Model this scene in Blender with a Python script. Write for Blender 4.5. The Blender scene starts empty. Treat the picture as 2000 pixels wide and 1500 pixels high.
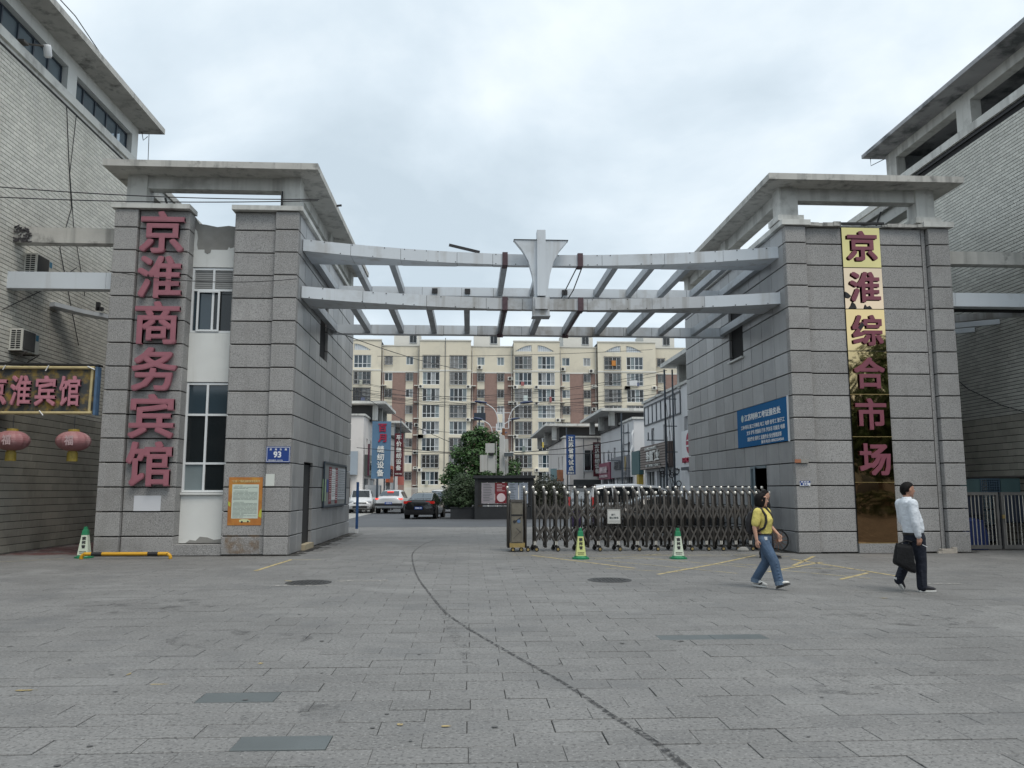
import bpy, bmesh, math, random
from mathutils import Vector, Matrix
R=math.radians; rnd=random.Random(7)
SC=bpy.context.scene; COL=SC.collection
# ---------------------------------------------------------------- camera, sky, sun, exposure
cam=bpy.data.cameras.new('camera'); cam.sensor_width=36; cam.lens=1579/2000*36; cam.clip_start=.05; cam.clip_end=2000
co=bpy.data.objects.new('camera',cam); COL.objects.link(co); SC.camera=co
co.location=(0,0,1.62); co.rotation_euler=(R(90)+math.atan(207/1579),0,R(-3.0))
SC.view_settings.view_transform='Standard'; SC.view_settings.look='None'; SC.view_settings.exposure=.32; SC.view_settings.gamma=1
SC.view_settings.use_curve_mapping=False
try:
    SC.cycles.use_denoising=True; SC.cycles.max_bounces=6; SC.cycles.diffuse_bounces=3; SC.cycles.glossy_bounces=3
    SC.cycles.transparent_max_bounces=8; SC.cycles.caustics_reflective=False; SC.cycles.caustics_refractive=False
except Exception: pass
SUN_EL,SUN_AZ=R(62),R(150)      # a veiled sun high behind the camera's right shoulder
W=bpy.data.worlds.new('World'); SC.world=W; W.use_nodes=True
n=W.node_tree.nodes; l=W.node_tree.links; n.clear()
def N(nt,t,**k):
    x=nt.nodes.new(t)
    for a,b in k.items(): setattr(x,a,b)
    return x
wt=W.node_tree
out=N(wt,'ShaderNodeOutputWorld'); bg=N(wt,'ShaderNodeBackground'); bg.inputs[1].default_value=.1
sky=N(wt,'ShaderNodeTexSky',sky_type='NISHITA',sun_disc=False,sun_elevation=SUN_EL,sun_rotation=SUN_AZ,air_density=1.2,dust_density=3)
tc=N(wt,'ShaderNodeTexCoord'); sep=N(wt,'ShaderNodeSeparateXYZ'); l.new(tc.outputs['Generated'],sep.inputs[0])
zz=N(wt,'ShaderNodeMath',operation='ADD'); l.new(sep.outputs[2],zz.inputs[0]); zz.inputs[1].default_value=.32
dv=[]
for i in (0,1):
    d=N(wt,'ShaderNodeMath',operation='DIVIDE'); l.new(sep.outputs[i],d.inputs[0]); l.new(zz.outputs[0],d.inputs[1]); dv.append(d)
cb=N(wt,'ShaderNodeCombineXYZ'); l.new(dv[0].outputs[0],cb.inputs[0]); l.new(dv[1].outputs[0],cb.inputs[1]); cb.inputs[2].default_value=2.3
def cloudnoise(scale,detail,rough,dist=0):
    q=N(wt,'ShaderNodeTexNoise'); q.inputs['Scale'].default_value=scale; q.inputs['Detail'].default_value=detail
    q.inputs['Roughness'].default_value=rough; q.inputs['Distortion'].default_value=dist; l.new(cb.outputs[0],q.inputs['Vector']); return q
n1=cloudnoise(1.55,7,.52,.25)
r1=N(wt,'ShaderNodeValToRGB'); l.new(n1.outputs['Fac'],r1.inputs[0])
e=r1.color_ramp.elements; e[0].position=.36; e[0].color=(5.1,6.0,6.7,1); e[1].position=.62; e[1].color=(8.0,8.7,9.1,1)
e=r1.color_ramp.elements.new(.49); e.color=(6.3,7.2,7.9,1)
mx=N(wt,'ShaderNodeMix',data_type='RGBA'); mx.inputs[0].default_value=.93
l.new(sky.outputs[0],mx.inputs[6]); l.new(r1.outputs[0],mx.inputs[7]); l.new(mx.outputs[2],bg.inputs[0]); l.new(bg.outputs[0],out.inputs[0])
sl=bpy.data.lights.new('sun','SUN'); sl.energy=1.5; sl.angle=R(30); sl.color=(1,.94,.85)
so=bpy.data.objects.new('sun',sl); COL.objects.link(so); so.location=(30,-30,60)
# sun_rotation is clockwise from +Y: the sun stands at (sin az, cos az)
sd=Vector((math.sin(SUN_AZ)*math.cos(SUN_EL),math.cos(SUN_AZ)*math.cos(SUN_EL),math.sin(SUN_EL)))
so.rotation_euler=sd.to_track_quat('Z','Y').to_euler()
# ---------------------------------------------------------------- materials
MATS={}
def mat(name,col,rough=.7,metal=0,var=.12,vs=1.2,rn=0,speck=None,grime=None,streak=None,bump=None,spec=.5,alpha=None,emit=None):
    if name in MATS: return MATS[name]
    m=bpy.data.materials.new(name); m.use_nodes=True; nt=m.node_tree; L=nt.links
    b=nt.nodes['Principled BSDF']; b.inputs['Roughness'].default_value=rough; b.inputs['Metallic'].default_value=metal
    b.inputs['Specular IOR Level'].default_value=spec
    geo=N(nt,'ShaderNodeNewGeometry'); pos=geo.outputs['Position']
    def noise(scale,detail=3,vec=None,rough=.55):
        q=N(nt,'ShaderNodeTexNoise'); q.inputs['Scale'].default_value=scale; q.inputs['Detail'].default_value=detail
        q.inputs['Roughness'].default_value=rough
        L.new(vec or pos,q.inputs['Vector']); return q.outputs['Fac']
    def rng(x,a,b2,c,d):
        q=N(nt,'ShaderNodeMapRange'); L.new(x,q.inputs[0])
        for i,v in zip((1,2,3,4),(a,b2,c,d)): q.inputs[i].default_value=v
        return q.outputs[0]
    def mul(x,y):
        q=N(nt,'ShaderNodeMath',operation='MULTIPLY'); L.new(x,q.inputs[0])
        if isinstance(y,(int,float)): q.inputs[1].default_value=y
        else: L.new(y,q.inputs[1])
        return q.outputs[0]
    def mix(f,a,c2):
        q=N(nt,'ShaderNodeMix',data_type='RGBA')
        if isinstance(f,(int,float)): q.inputs[0].default_value=f
        else: L.new(f,q.inputs[0])
        for i,v in ((6,a),(7,c2)):
            if isinstance(v,tuple): q.inputs[i].default_value=(*v,1)
            else: L.new(v,q.inputs[i])
        return q.outputs[2]
    def scale(c,f):
        q=N(nt,'ShaderNodeVectorMath',operation='SCALE')
        L.new(c,q.inputs[0]); L.new(f,q.inputs['Scale']); return q.outputs[0]
    rgb=N(nt,'ShaderNodeRGB'); rgb.outputs[0].default_value=(*col,1); c=rgb.outputs[0]
    if var: c=scale(c,rng(noise(vs,5),.25,.75,1-var,1+var))
    if rn:
        oi=N(nt,'ShaderNodeObjectInfo'); a=N(nt,'ShaderNodeMath',operation='ADD'); L.new(oi.outputs['Random'],a.inputs[0]); L.new(geo.outputs['Random Per Island'],a.inputs[1])
        fr=N(nt,'ShaderNodeMath',operation='FRACT'); L.new(a.outputs[0],fr.inputs[0])
        c=scale(c,rng(fr.outputs[0],0,1,1-rn,1+rn))
    if speck:
        for sc_,amt,scol,lo in speck: c=mix(mul(rng(noise(sc_,2),lo,lo+.1,0,1),amt),c,scol)
    if grime:
        for gc,amt,gs,lo in grime: c=mix(mul(rng(noise(gs,6,rough=.65),lo,lo+.16,0,1),amt),c,gc)
    if streak:
        sc2,amt,ss,lo=streak
        mp=N(nt,'ShaderNodeVectorMath',operation='MULTIPLY'); L.new(pos,mp.inputs[0]); mp.inputs[1].default_value=(1,1,.07)
        c=mix(mul(rng(noise(ss,4,mp.outputs[0]),lo,lo+.2,0,1),amt),c,sc2)
    L.new(c,b.inputs['Base Color'])
    if bump:
        bp=N(nt,'ShaderNodeBump'); bp.inputs['Strength'].default_value=bump[0]; bp.inputs['Distance'].default_value=bump[2] if len(bump)>2 else .01
        L.new(noise(bump[1],5),bp.inputs['Height']); L.new(bp.outputs[0],b.inputs['Normal'])
    if alpha: # worn paint: (noise scale, low edge, opacity)
        L.new(mul(rng(noise(alpha[0],6,rough=.7),alpha[1],alpha[1]+.12,0,1),alpha[2]),b.inputs['Alpha'])
    if emit: b.inputs['Emission Color'].default_value=(*emit[0],1); b.inputs['Emission Strength'].default_value=emit[1]
    MATS[name]=m; return m
K=(.02,.02,.022)
GRAN=mat('granite_flamed',(.315,.308,.302),.75,var=.10,vs=.7,rn=.12,speck=[(46,.65,(.10,.10,.10),.53),(50,.6,(.62,.61,.60),.56)],grime=[((.2,.19,.18),.45,.9,.54)],streak=((.22,.21,.2),.4,2.5,.55),bump=(.25,90,.004))
GRANP=mat('granite_polished',(.30,.302,.304),.38,var=.12,vs=.8,rn=.19,speck=[(110,.4,(.13,.13,.14),.56)],grime=[((.16,.17,.18),.45,.6,.52)],streak=((.19,.19,.2),.5,2.2,.52))
MORT=mat('mortar_dark',(.018,.018,.019),.9)
CONC=mat('concrete_painted',(.62,.62,.59),.85,var=.13,vs=1.0,grime=[((.24,.235,.22),.6,1.1,.54)],streak=((.22,.215,.2),.55,2.6,.52),bump=(.2,14))
CONCW=mat('concrete_weathered',(.50,.49,.46),.9,var=.14,vs=1.6,grime=[((.10,.10,.095),.75,2.3,.545)],streak=((.14,.14,.135),.6,3.5,.53),bump=(.35,16))
RENDW=mat('render_white',(.70,.71,.69),.8,var=.06,grime=[((.42,.43,.4),.5,.8,.56)],streak=((.45,.44,.4),.5,3,.55))
RENDG=mat('render_bare',(.27,.265,.25),.95,var=.2,vs=2.5,bump=(.5,25))
ALU=mat('aluminium_panel',(.60,.64,.68),.38,var=.05,vs=.8,grime=[((.38,.38,.37),.55,.9,.55)],streak=((.30,.27,.23),.6,2.6,.55))
ALUD=mat('aluminium_stained',(.52,.54,.56),.5,var=.1,vs=.8,grime=[((.24,.22,.19),.7,1.3,.50)],streak=((.2,.18,.15),.75,3.2,.48))
TILE=mat('wall_tile_cream',(.62,.60,.54),.55,var=.09,vs=.5,rn=.11,grime=[((.45,.43,.37),.35,.35,.52)],streak=((.42,.40,.34),.35,.9,.55))
TILEG=mat('wall_tile_grey',(.57,.565,.515),.55,var=.09,vs=.5,rn=.11,grime=[((.40,.40,.37),.3,.35,.52)],streak=((.40,.40,.37),.3,.9,.55))
TILEL=mat('wall_tile_large',(.42,.40,.345),.6,var=.12,vs=.6,rn=.10,grime=[((.2,.19,.16),.5,.7,.5)])
SLAB=mat('paving_stone',(.176,.174,.170),.72,var=.18,vs=.45,rn=.08,speck=[(36,.75,(.07,.07,.07),.54),(42,.42,(.36,.36,.35),.57),(11,.35,(.10,.10,.10),.58)],grime=[((.11,.113,.117),.5,.8,.53),((.30,.30,.295),.4,.5,.56),((.07,.07,.07),.6,5.5,.645),((.05,.05,.05),.7,14,.70)],bump=(.5,40,.006))
SLABB=mat('paving_stone_blue',(.10,.115,.118),.5,var=.15,vs=1.5,speck=[(60,.3,(.07,.08,.085),.56)],bump=(.25,70,.004))
JOINT=mat('joint_dirt',(.018,.018,.018),.95,grime=[((.13,.13,.125),.95,3.2,.50)])
ASPH=mat('asphalt',(.075,.08,.088),.7,var=.2,vs=.3,speck=[(60,.4,(.14,.14,.14),.58)],bump=(.3,80,.004))
GLASS=mat('window_glass',(.012,.016,.018),.06,var=0,spec=.6)
GLASSB=mat('window_glass_blue',(.03,.05,.065),.05,var=0,spec=.8)
GLASSR=mat('window_glass_coated',(.30,.37,.43),.05,metal=.6,var=.05,vs=.4)
GLASSL=mat('window_glass_curtain',(.20,.24,.25),.12,var=.25,vs=.6,spec=.6)
FRAME=mat('window_frame_white',(.72,.74,.75),.45,var=.04)
FRAMED=mat('window_frame_dark',(.05,.065,.085),.4,var=.1)
MAR=mat('letter_maroon',(.325,.12,.15),.5,var=.08,vs=3,grime=[((.38,.16,.19),.5,4,.55)])
PINK=mat('letter_faded_pink',(.48,.20,.25),.55,var=.1,vs=5)
WHT=mat('paint_white',(.72,.73,.74),.5,var=.05)
BLK=mat('black_matt',(.018,.018,.02),.6,var=.1)
STEEL=mat('stainless_dull',(.095,.087,.08),.55,metal=.3,var=.22,vs=5,grime=[((.1,.085,.07),.55,5,.52)])
STEELL=mat('stainless_knob',(.75,.72,.66),.25,metal=.5,var=.1)
BRASS=mat('brass_strip',(.62,.46,.20),.28,metal=.8,var=.15,vs=8)
RUB=mat('rubber',(.025,.025,.025),.85)
PURP=mat('rusty_bracket',(.085,.05,.06),.7,var=.25,vs=9)
WIRE=mat('cable_black',(.02,.02,.022),.6,var=0)
YEL=mat('paint_yellow_worn',(.43,.35,.18),.8,var=.2,vs=4,alpha=(6,.36,1.0))
# ---------------------------------------------------------------- mesh helpers
class MB:
    def __init__(s): s.v=[]; s.f=[]; s.m=[]
    def add(s,v,f,mi=0):
        o=len(s.v); s.v+=[tuple(p) for p in v]; s.f+=[tuple(i+o for i in q) for q in f]; s.m+=[mi]*len(f); return s
    def box(s,x0,x1,y0,y1,z0,z1,mi=0):
        return s.add([(x0,y0,z0),(x1,y0,z0),(x1,y1,z0),(x0,y1,z0),(x0,y0,z1),(x1,y0,z1),(x1,y1,z1),(x0,y1,z1)],
            [(0,3,2,1),(4,5,6,7),(0,1,5,4),(1,2,6,5),(2,3,7,6),(3,0,4,7)],mi)
    def prism(s,pts,z0,z1,mi=0):      # plan polygon, counter-clockwise
        k=len(pts); v=[(x,y,z0) for x,y in pts]+[(x,y,z1) for x,y in pts]
        return s.add(v,[tuple(range(k-1,-1,-1)),tuple(range(k,2*k))]+[(i,(i+1)%k,k+(i+1)%k,k+i) for i in range(k)],mi)
    def ext(s,pts,y0,y1,mi=0):        # front polygon in x,z, extruded along y
        k=len(pts); v=[(x,y0,z) for x,z in pts]+[(x,y1,z) for x,z in pts]
        return s.add(v,[tuple(range(k)),tuple(range(2*k-1,k-1,-1))]+[(i,k+i,k+(i+1)%k,(i+1)%k) for i in range(k)],mi)
    def tube(s,pts,r,k=8,mi=0,cap=True):
        pts=[Vector(p) for p in pts]; rs=r if isinstance(r,(list,tuple)) else [r]*len(pts); o=len(s.v); up=None; V=[]
        for i,p in enumerate(pts):
            d=(pts[min(i+1,len(pts)-1)]-pts[max(i-1,0)]).normalized()
            if up is None: up=Vector((0,0,1)) if abs(d.z)<.9 else Vector((0,1,0))
            a=d.cross(up).normalized(); b=a.cross(d).normalized(); up=b
            for j in range(k):
                t=2*math.pi*j/k; V.append(p+a*(math.cos(t)*rs[i])+b*(math.sin(t)*rs[i]))
        F=[]
        for i in range(len(pts)-1):
            for j in range(k): F.append((i*k+j,i*k+(j+1)%k,(i+1)*k+(j+1)%k,(i+1)*k+j))
        if cap: F+= [tuple(range(k-1,-1,-1)),tuple(range((len(pts)-1)*k,len(pts)*k))]
        return s.add(V,F,mi)
    def bar(s,a,b,w,h,mi=0):          # square bar between two points: w sideways, h upwards
        a=Vector(a);b=Vector(b);d=(b-a).normalized(); up=Vector((0,0,1)) if abs(d.z)<.95 else Vector((0,1,0))
        x=d.cross(up).normalized()*w/2; y=x.cross(d).normalized()*h/2
        v=[a-x-y,a+x-y,a+x+y,a-x+y,b-x-y,b+x-y,b+x+y,b-x+y]
        return s.add(v,[(3,2,1,0),(4,5,6,7),(0,1,5,4),(1,2,6,5),(2,3,7,6),(3,0,4,7)],mi)
    def lathe(s,prof,k=16,c=(0,0,0),mi=0,axis='z'):
        V=[]
        for r,z in prof:
            for j in range(k):
                t=2*math.pi*j/k; p=(r*math.cos(t),r*math.sin(t),z)
                if axis=='y': p=(p[0],p[2],p[1])
                if axis=='x': p=(p[2],p[0],p[1])
                V.append((p[0]+c[0],p[1]+c[1],p[2]+c[2]))
        F=[(i*k+j,i*k+(j+1)%k,(i+1)*k+(j+1)%k,(i+1)*k+j) for i in range(len(prof)-1) for j in range(k)]
        F+=[tuple(range(k-1,-1,-1)),tuple(range((len(prof)-1)*k,len(prof)*k))]
        return s.add(V,F,mi)
    def loft(s,rings,mi=0,cap=True):  # rings: lists of equal length
        k=len(rings[0]); V=[p for r in rings for p in r]
        F=[(i*k+j,i*k+(j+1)%k,(i+1)*k+(j+1)%k,(i+1)*k+j) for i in range(len(rings)-1) for j in range(k)]
        if cap: F+=[tuple(range(k-1,-1,-1)),tuple(range((len(rings)-1)*k,len(rings)*k))]
        return s.add(V,F,mi)
    def xf(s,M): s.v=[tuple(M@Vector(p)) for p in s.v]; return s
    def mesh(s,name,mats,smooth=False):
        me=bpy.data.meshes.new(name); me.from_pydata(s.v,[],s.f)
        for m in (mats if isinstance(mats,(list,tuple)) else [mats]): me.materials.append(m)
        if any(s.m): me.polygons.foreach_set('material_index',s.m)
        if smooth: me.polygons.foreach_set('use_smooth',[True]*len(s.f))
        me.update(); bm=bmesh.new(); bm.from_mesh(me); bmesh.ops.recalc_face_normals(bm,faces=bm.faces); bm.to_mesh(me); bm.free()
        return me
def place(name,me,parent=None,loc=None,rot=None,scale=None):
    o=bpy.data.objects.new(name,me); COL.objects.link(o)
    if parent is not None: o.parent=parent
    if loc is not None: o.location=loc
    if rot is not None: o.rotation_euler=rot
    if scale is not None: o.scale=scale
    return o
def part(name,mb,mats,parent=None,smooth=False,loc=None,rot=None,kind=None,label=None):
    """a mesh in world coordinates, made a child that keeps its place when the parent is moved"""
    o=place(name,mb.mesh(name,mats,smooth),parent,loc,rot)
    if parent is not None and loc is None:
        p=parent; off=Vector()
        while p is not None: off+=p.location; p=p.parent
        o.location=-off
    if kind: o['kind']=kind
    if label: o['label']=label
    return o
def tag(o,label,cat,group=None,kind=None):
    o['label']=label; o['category']=cat
    if group: o['group']=group
    if kind: o['kind']=kind
    return o
def thing(name,label,cat,loc=(0,0,0),rotz=0,group=None):
    o=bpy.data.objects.new(name,None); COL.objects.link(o); o.location=loc; o.rotation_euler=(0,0,rotz); o.empty_display_size=.2
    return tag(o,label,cat,group)
def struct(o): o['kind']='structure'; return o
def copy_tree(o,parent=None):
    c=o.copy(); COL.objects.link(c); c.parent=parent
    for ch in o.children: copy_tree(ch,c)
    return c
BOXC={}
def block_mesh(w,d,h,ch,m,name='block'):
    """box w (x) by d (y, front at -y) by h (z) with a chamfered front face; no back face"""
    key=(round(w,3),round(d,3),round(h,3),ch,m.name)
    if key in BOXC: return BOXC[key]
    a,b=w/2,h/2; y0,y1=-d,0
    ring=lambda q,y:[(-a+q,y,-b+q),(a-q,y,-b+q),(a-q,y,b-q),(-a+q,y,b-q)]
    v=ring(0,y1)+ring(0,y0+ch)+ring(ch,y0)
    f=[(i,(i+1)%4,4+(i+1)%4,4+i) for i in range(4)]+[(4+i,4+(i+1)%4,8+(i+1)%4,8+i) for i in range(4)]+[(8,9,10,11)]
    me=MB().add(v,f).mesh(name,m); BOXC[key]=me; return me
TXT={}
def text_mesh(s,bold=.0,ext=0,m=None,name='lettering',res=3,align=None):
    key=(s,bold,ext,m.name if m else '',align)
    if key in TXT: return TXT[key]
    c=bpy.data.curves.new('t','FONT'); c.body=s; c.size=1; c.extrude=ext; c.resolution_u=res
    o=bpy.data.objects.new('t',c); COL.objects.link(o)
    me=bpy.data.meshes.new_from_object(o.evaluated_get(bpy.context.evaluated_depsgraph_get()))
    bpy.data.objects.remove(o); bpy.data.curves.remove(c)
    if bold>0:   # thicken the strokes: shifted copies of the outline, each a hair deeper than the last
        V=[v.co.copy() for v in me.vertices]; F=[tuple(p.vertices) for p in me.polygons]; v2=[];f2=[]
        ring=[(0,0),(1,0),(-1,0),(0,1),(0,-1),(1,1),(-1,1),(1,-1),(-1,-1)] if ext>.3 else [(0,0),(1,1),(-1,-1),(1,-1),(-1,1)]
        for i,(dx,dy) in enumerate(ring):
            b0=len(v2); v2+=[(p.x+dx*bold,p.y+dy*bold,p.z-(.012 if ext>.3 else .04*ext)*i) for p in V]; f2+=[tuple(q+b0 for q in f) for f in F]
        me=bpy.data.meshes.new(name); me.from_pydata(v2,[],f2); me.update()
    xs=[v.co.x for v in me.vertices]; ys=[v.co.y for v in me.vertices]; zs=[v.co.z for v in me.vertices]
    sh=Vector(((min(xs)+max(xs))/2,(min(ys)+max(ys))/2,min(zs)))
    for v in me.vertices: v.co-=sh
    me.materials.clear()
    if m: me.materials.append(m)
    me.name=name; TXT[key]=(me,max(xs)-min(xs),max(ys)-min(ys)); return TXT[key]
FACE={'-y':(R(90),0,0),'-x':(R(90),0,R(-90)),'+x':(R(90),0,R(90)),'+y':(R(90),0,R(180))}
def text(s,x,y,z,h,face='-y',m=None,parent=None,bold=.02,ext=.002,w=None,name='lettering'):
    """one run of characters centred on x,y,z, h high (and w wide)"""
    me,tw,th=text_mesh(s,bold,ext/h,m,name); sy=h/th; sx=(w/tw) if w else sy
    return place(name,me,parent,(x,y,z),FACE[face],(sx,sy,h))
# ---------------------------------------------------------------- ground, road, pavement
EARTH=mat('earth_grey',(.13,.125,.115),.95,var=.2)
g=part('ground',MB().add([(-900,-900,-.09),(900,-900,-.09),(900,900,-.09),(-900,900,-.09)],[(0,1,2,3)]),EARTH); struct(g)
road=part('road',MB().add([(-40,36.46,.0),(40,36.46,.0),(40,150,.0),(-40,150,.0)],[(0,1,2,3)]),ASPH); struct(road)
st=part('street_road',MB().add([(-120,-45,-.05),(120,-45,-.05),(120,-9,-.05),(-120,-9,-.05)],[(0,1,2,3)]),ASPH); struct(st)
pav=part('pavement',MB().box(-40,40,-9,36.4,-.12,-.012),JOINT); struct(pav)
kerb=part('kerb',MB().box(-40,40,36.4,36.46,-.1,.002),mat('kerb_stone',(.16,.165,.17),.8,var=.2)); struct(kerb)
PM=mat('parking_bay',(.30,.30,.29),.9,var=.15)
bay=part('bay_strip',MB().add([(-8.6,42,.006),(-6.75,42,.006),(-6.75,120,.006),(-8.6,120,.006)],[(0,1,2,3)]),PM); struct(bay)
SW,SD=.6,.3
far_v=MB(); near=0; sm={}
blue={(11,-4),(7,-3),(19,3),(19,4)}
r=0; y=3.3
while y+SD<36.41:
    half=(y+SD)*.66+2.2; half=min(half,24)
    k0=int(-half/SW)-1; k1=int(half/SW)+1; off=(r%2)*SW/2+rnd.uniform(-.02,.02)
    for k in range(k0,k1):
        x=k*SW+off+SW/2; yc=y+SD/2
        if 20.7<yc<31.6 and (-9.4<x<-4.2 or 8.2<x<13.3): continue
        if x<-12.3 or x>16.2: 
            if yc>16: continue
        ch=.003; w=SW-rnd.choice((.002,.003,.005,.008)); d=SD-rnd.choice((.006,.010,.014,.020)); dz=rnd.uniform(-.0035,.002)
        inview=abs(x)<yc*.66+.1
        m=SLABB if (r,k) in blue else SLAB
        if near<300 and y>=4.15 and inview:
            me=block_mesh(w,.05,d,ch,m,'paving_slab')
            o=place('paving_slab',me,pav,(x,yc,dz-.05),(R(-90)+rnd.uniform(-.002,.002),rnd.uniform(-.0015,.0015),rnd.uniform(-.0012,.0012))); near+=1
        else:
            a,b2=w/2,d/2; z1=dz; z0=dz-.02
            ring=lambda q,z:[(x-a+q,yc-b2+q,z),(x+a-q,yc-b2+q,z),(x+a-q,yc+b2-q,z),(x-a+q,yc+b2-q,z)]
            far_v.add(ring(0,z0)+ring(0,z1-ch)+ring(ch,z1),[(i,(i+1)%4,4+(i+1)%4,4+i) for i in range(4)]+[(4+i,4+(i+1)%4,8+(i+1)%4,8+i) for i in range(4)]+[(8,9,10,11)],1 if m is SLABB else 0)
    y+=SD; r+=1
part('paving_slab',far_v,[SLAB,SLABB],pav,kind='stuff')
# tyre mark, worn yellow lines
def strip(name,pts,w,m,z=.003,ws=None):
    b=MB(); V=[];F=[]
    for i,p in enumerate(pts):
        q=Vector(pts[min(i+1,len(pts)-1)])-Vector(pts[max(i-1,0)]); q=Vector((-q.y,q.x)).normalized()*((ws[i] if ws else w)/2)
        V+= [(p[0]+q.x,p[1]+q.y,z),(p[0]-q.x,p[1]-q.y,z)]
        if i: F.append((2*i-2,2*i-1,2*i+1,2*i))
    return struct(part(name,b.add(V,F),m))
TYRE=mat('tyre_rubber_mark',(.035,.035,.037),.85,alpha=(20,.43,.72))
TYREF=mat('tyre_rubber_faint',(.05,.05,.052),.85,alpha=(9,.5,.3))
def spl(P,k=10):
    o=[]
    for i in range(len(P)-1):
        p0,p1,p2,p3=[Vector(P[max(0,min(len(P)-1,j))]) for j in (i-1,i,i+1,i+2)]
        for t in range(k):
            t/=k; o.append(tuple(.5*((2*p1)+(p2-p0)*t+(2*p0-5*p1+4*p2-p3)*t*t+(3*p1-p0-3*p2+p3)*t**3)))
    return o+[P[-1]]
strip('tyre_mark',spl([(-.99,27.69),(-1.33,25.1),(-1.45,21.8),(-1.3,19.16),(-.98,15.77),(-.66,13.41),(-.32,11.18),(-.03,9.94),(.25,8.94),(.54,7.96),(.74,7.31),(.92,6.63),(1.03,6.11),(1.14,5.72),(1.24,5.28),(1.29,4.9)]),.075,TYRE,.0035,
  [.022+.022*min(1,i/60)+.02*max(0,(i-110)/40) for i in range(151)])
strip('tyre_mark',spl([(-.5,12.3),(-.31,10.95),(-.17,9.59),(-.05,8.6),(.02,7.8)]),.12,TYREF,.0035)
YELP=mat('paint_yellow_faint',(.46,.40,.24),.85,var=.2,vs=4,alpha=(5,.38,.8))
for a,b2 in [((6.99,17.45),(8.5,19.9)),((-4.3,16.9),(-4.15,19.59)),((3.65,15.81),(5.4,17.9)),((5.4,17.9),(7.13,20.19)),((7.61,19.11),(8.15,15.02)),((5.96,16.18),(7.98,18.27)),((6.76,14.75),(7.85,15.88)),((1.58,20.49),(3.46,17.06))]:
    m=8; strip('yellow_line',[(a[0]+(b2[0]-a[0])*t/m,a[1]+(b2[1]-a[1])*t/m) for t in range(m+1)],.09,YEL)
for a,b2 in [((-4.15,19.55),(-3.45,19.5)),((4.39,20.34),(7.84,19.84)),((2.65,18.95),(4.89,20.8)),((3.13,18.93),(5.25,15.92)),((5.53,18.14),(7.63,16.62)),((4.04,19.89),(7.4,14.89)),((1.67,20.01),(4.65,19.27)),((2.82,17.09),(4.2,16.18)),((1.1,20.6),(7.9,20.5)),((-11.5,18.6),(-9.6,20.1)),((-3.3,15.1),(-2.6,14.5))]:
    m=8; strip('yellow_line',[(a[0]+(b2[0]-a[0])*t/m,a[1]+(b2[1]-a[1])*t/m) for t in range(m+1)],.06,YELP,.004)
YELC=mat('paint_yellow_chip',(.36,.28,.13),.85,var=.3,vs=9,alpha=(16,.4,1.0))
for x,y,w,d in ((.0-.47,5.92,.05,.06),(-.15,5.86,.10,.035),(-1.95,8.0,.06,.09),(-2.6,7.2,.18,.03),(-3.6,7.05,.2,.05),(-3.9,6.3,.18,.06),(6.25,12.2,.14,.05),(-3.0,7.6,.03,.12)):
    k=[(x+w*rnd.uniform(.35,.6)*math.cos(t*1.05),y+d*rnd.uniform(.35,.6)*math.sin(t*1.05),.0045) for t in range(6)]
    struct(part('yellow_chip',MB().add(k,[tuple(range(6))]),YELC))
def manhole(x,y,r,label):
    t=thing('manhole_cover',label,'manhole cover',(x,y,0))
    IRON=mat('cast_iron',(.055,.055,.055),.6,metal=.3,var=.3,vs=6,bump=(.4,50))
    part('frame_ring',MB().lathe([(r+.06,-.02),(r+.06,.006),(r+.01,.006),(r+.01,-.02)],28),IRON,t,loc=(0,0,0))
    b=MB().lathe([(r,-.02),(r,.006),(r-.02,.009),(0.02,.009)],28)
    part('lid',b,IRON,t,loc=(0,0,0))
    c=MB()
    for i in range(-4,5):
        for j in range(-4,5):
            if math.hypot(i,j)<4.4: c.box(i*r/5-.02,i*r/5+.02,j*r/5-.02,j*r/5+.02,.0092,.014)
    part('tread_stud',c,IRON,t,loc=(0,0,0),kind='stuff')
manhole(-2.82,14.76,.34,'round iron manhole cover in front of the left tower, beside cracked paving')
manhole(2.55,14.88,.34,'round iron manhole cover in front of the left green cone')
PAVC=mat('patch_mortar',(.36,.35,.33),.9,var=.2,vs=8,alpha=(9,.45,.9))
for x,y,w,d in ((-1.9,15.0,.9,.3),(-2.9,14.3,1.2,.12),(8.2,14.0,.7,.15)):
    struct(part('mortar_patch',MB().add([(x-w/2,y-d/2,.0042),(x+w/2,y-d/2,.0042),(x+w/2,y+d/2,.0042),(x-w/2,y+d/2,.0042)],[(0,1,2,3)]),PAVC))
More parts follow.
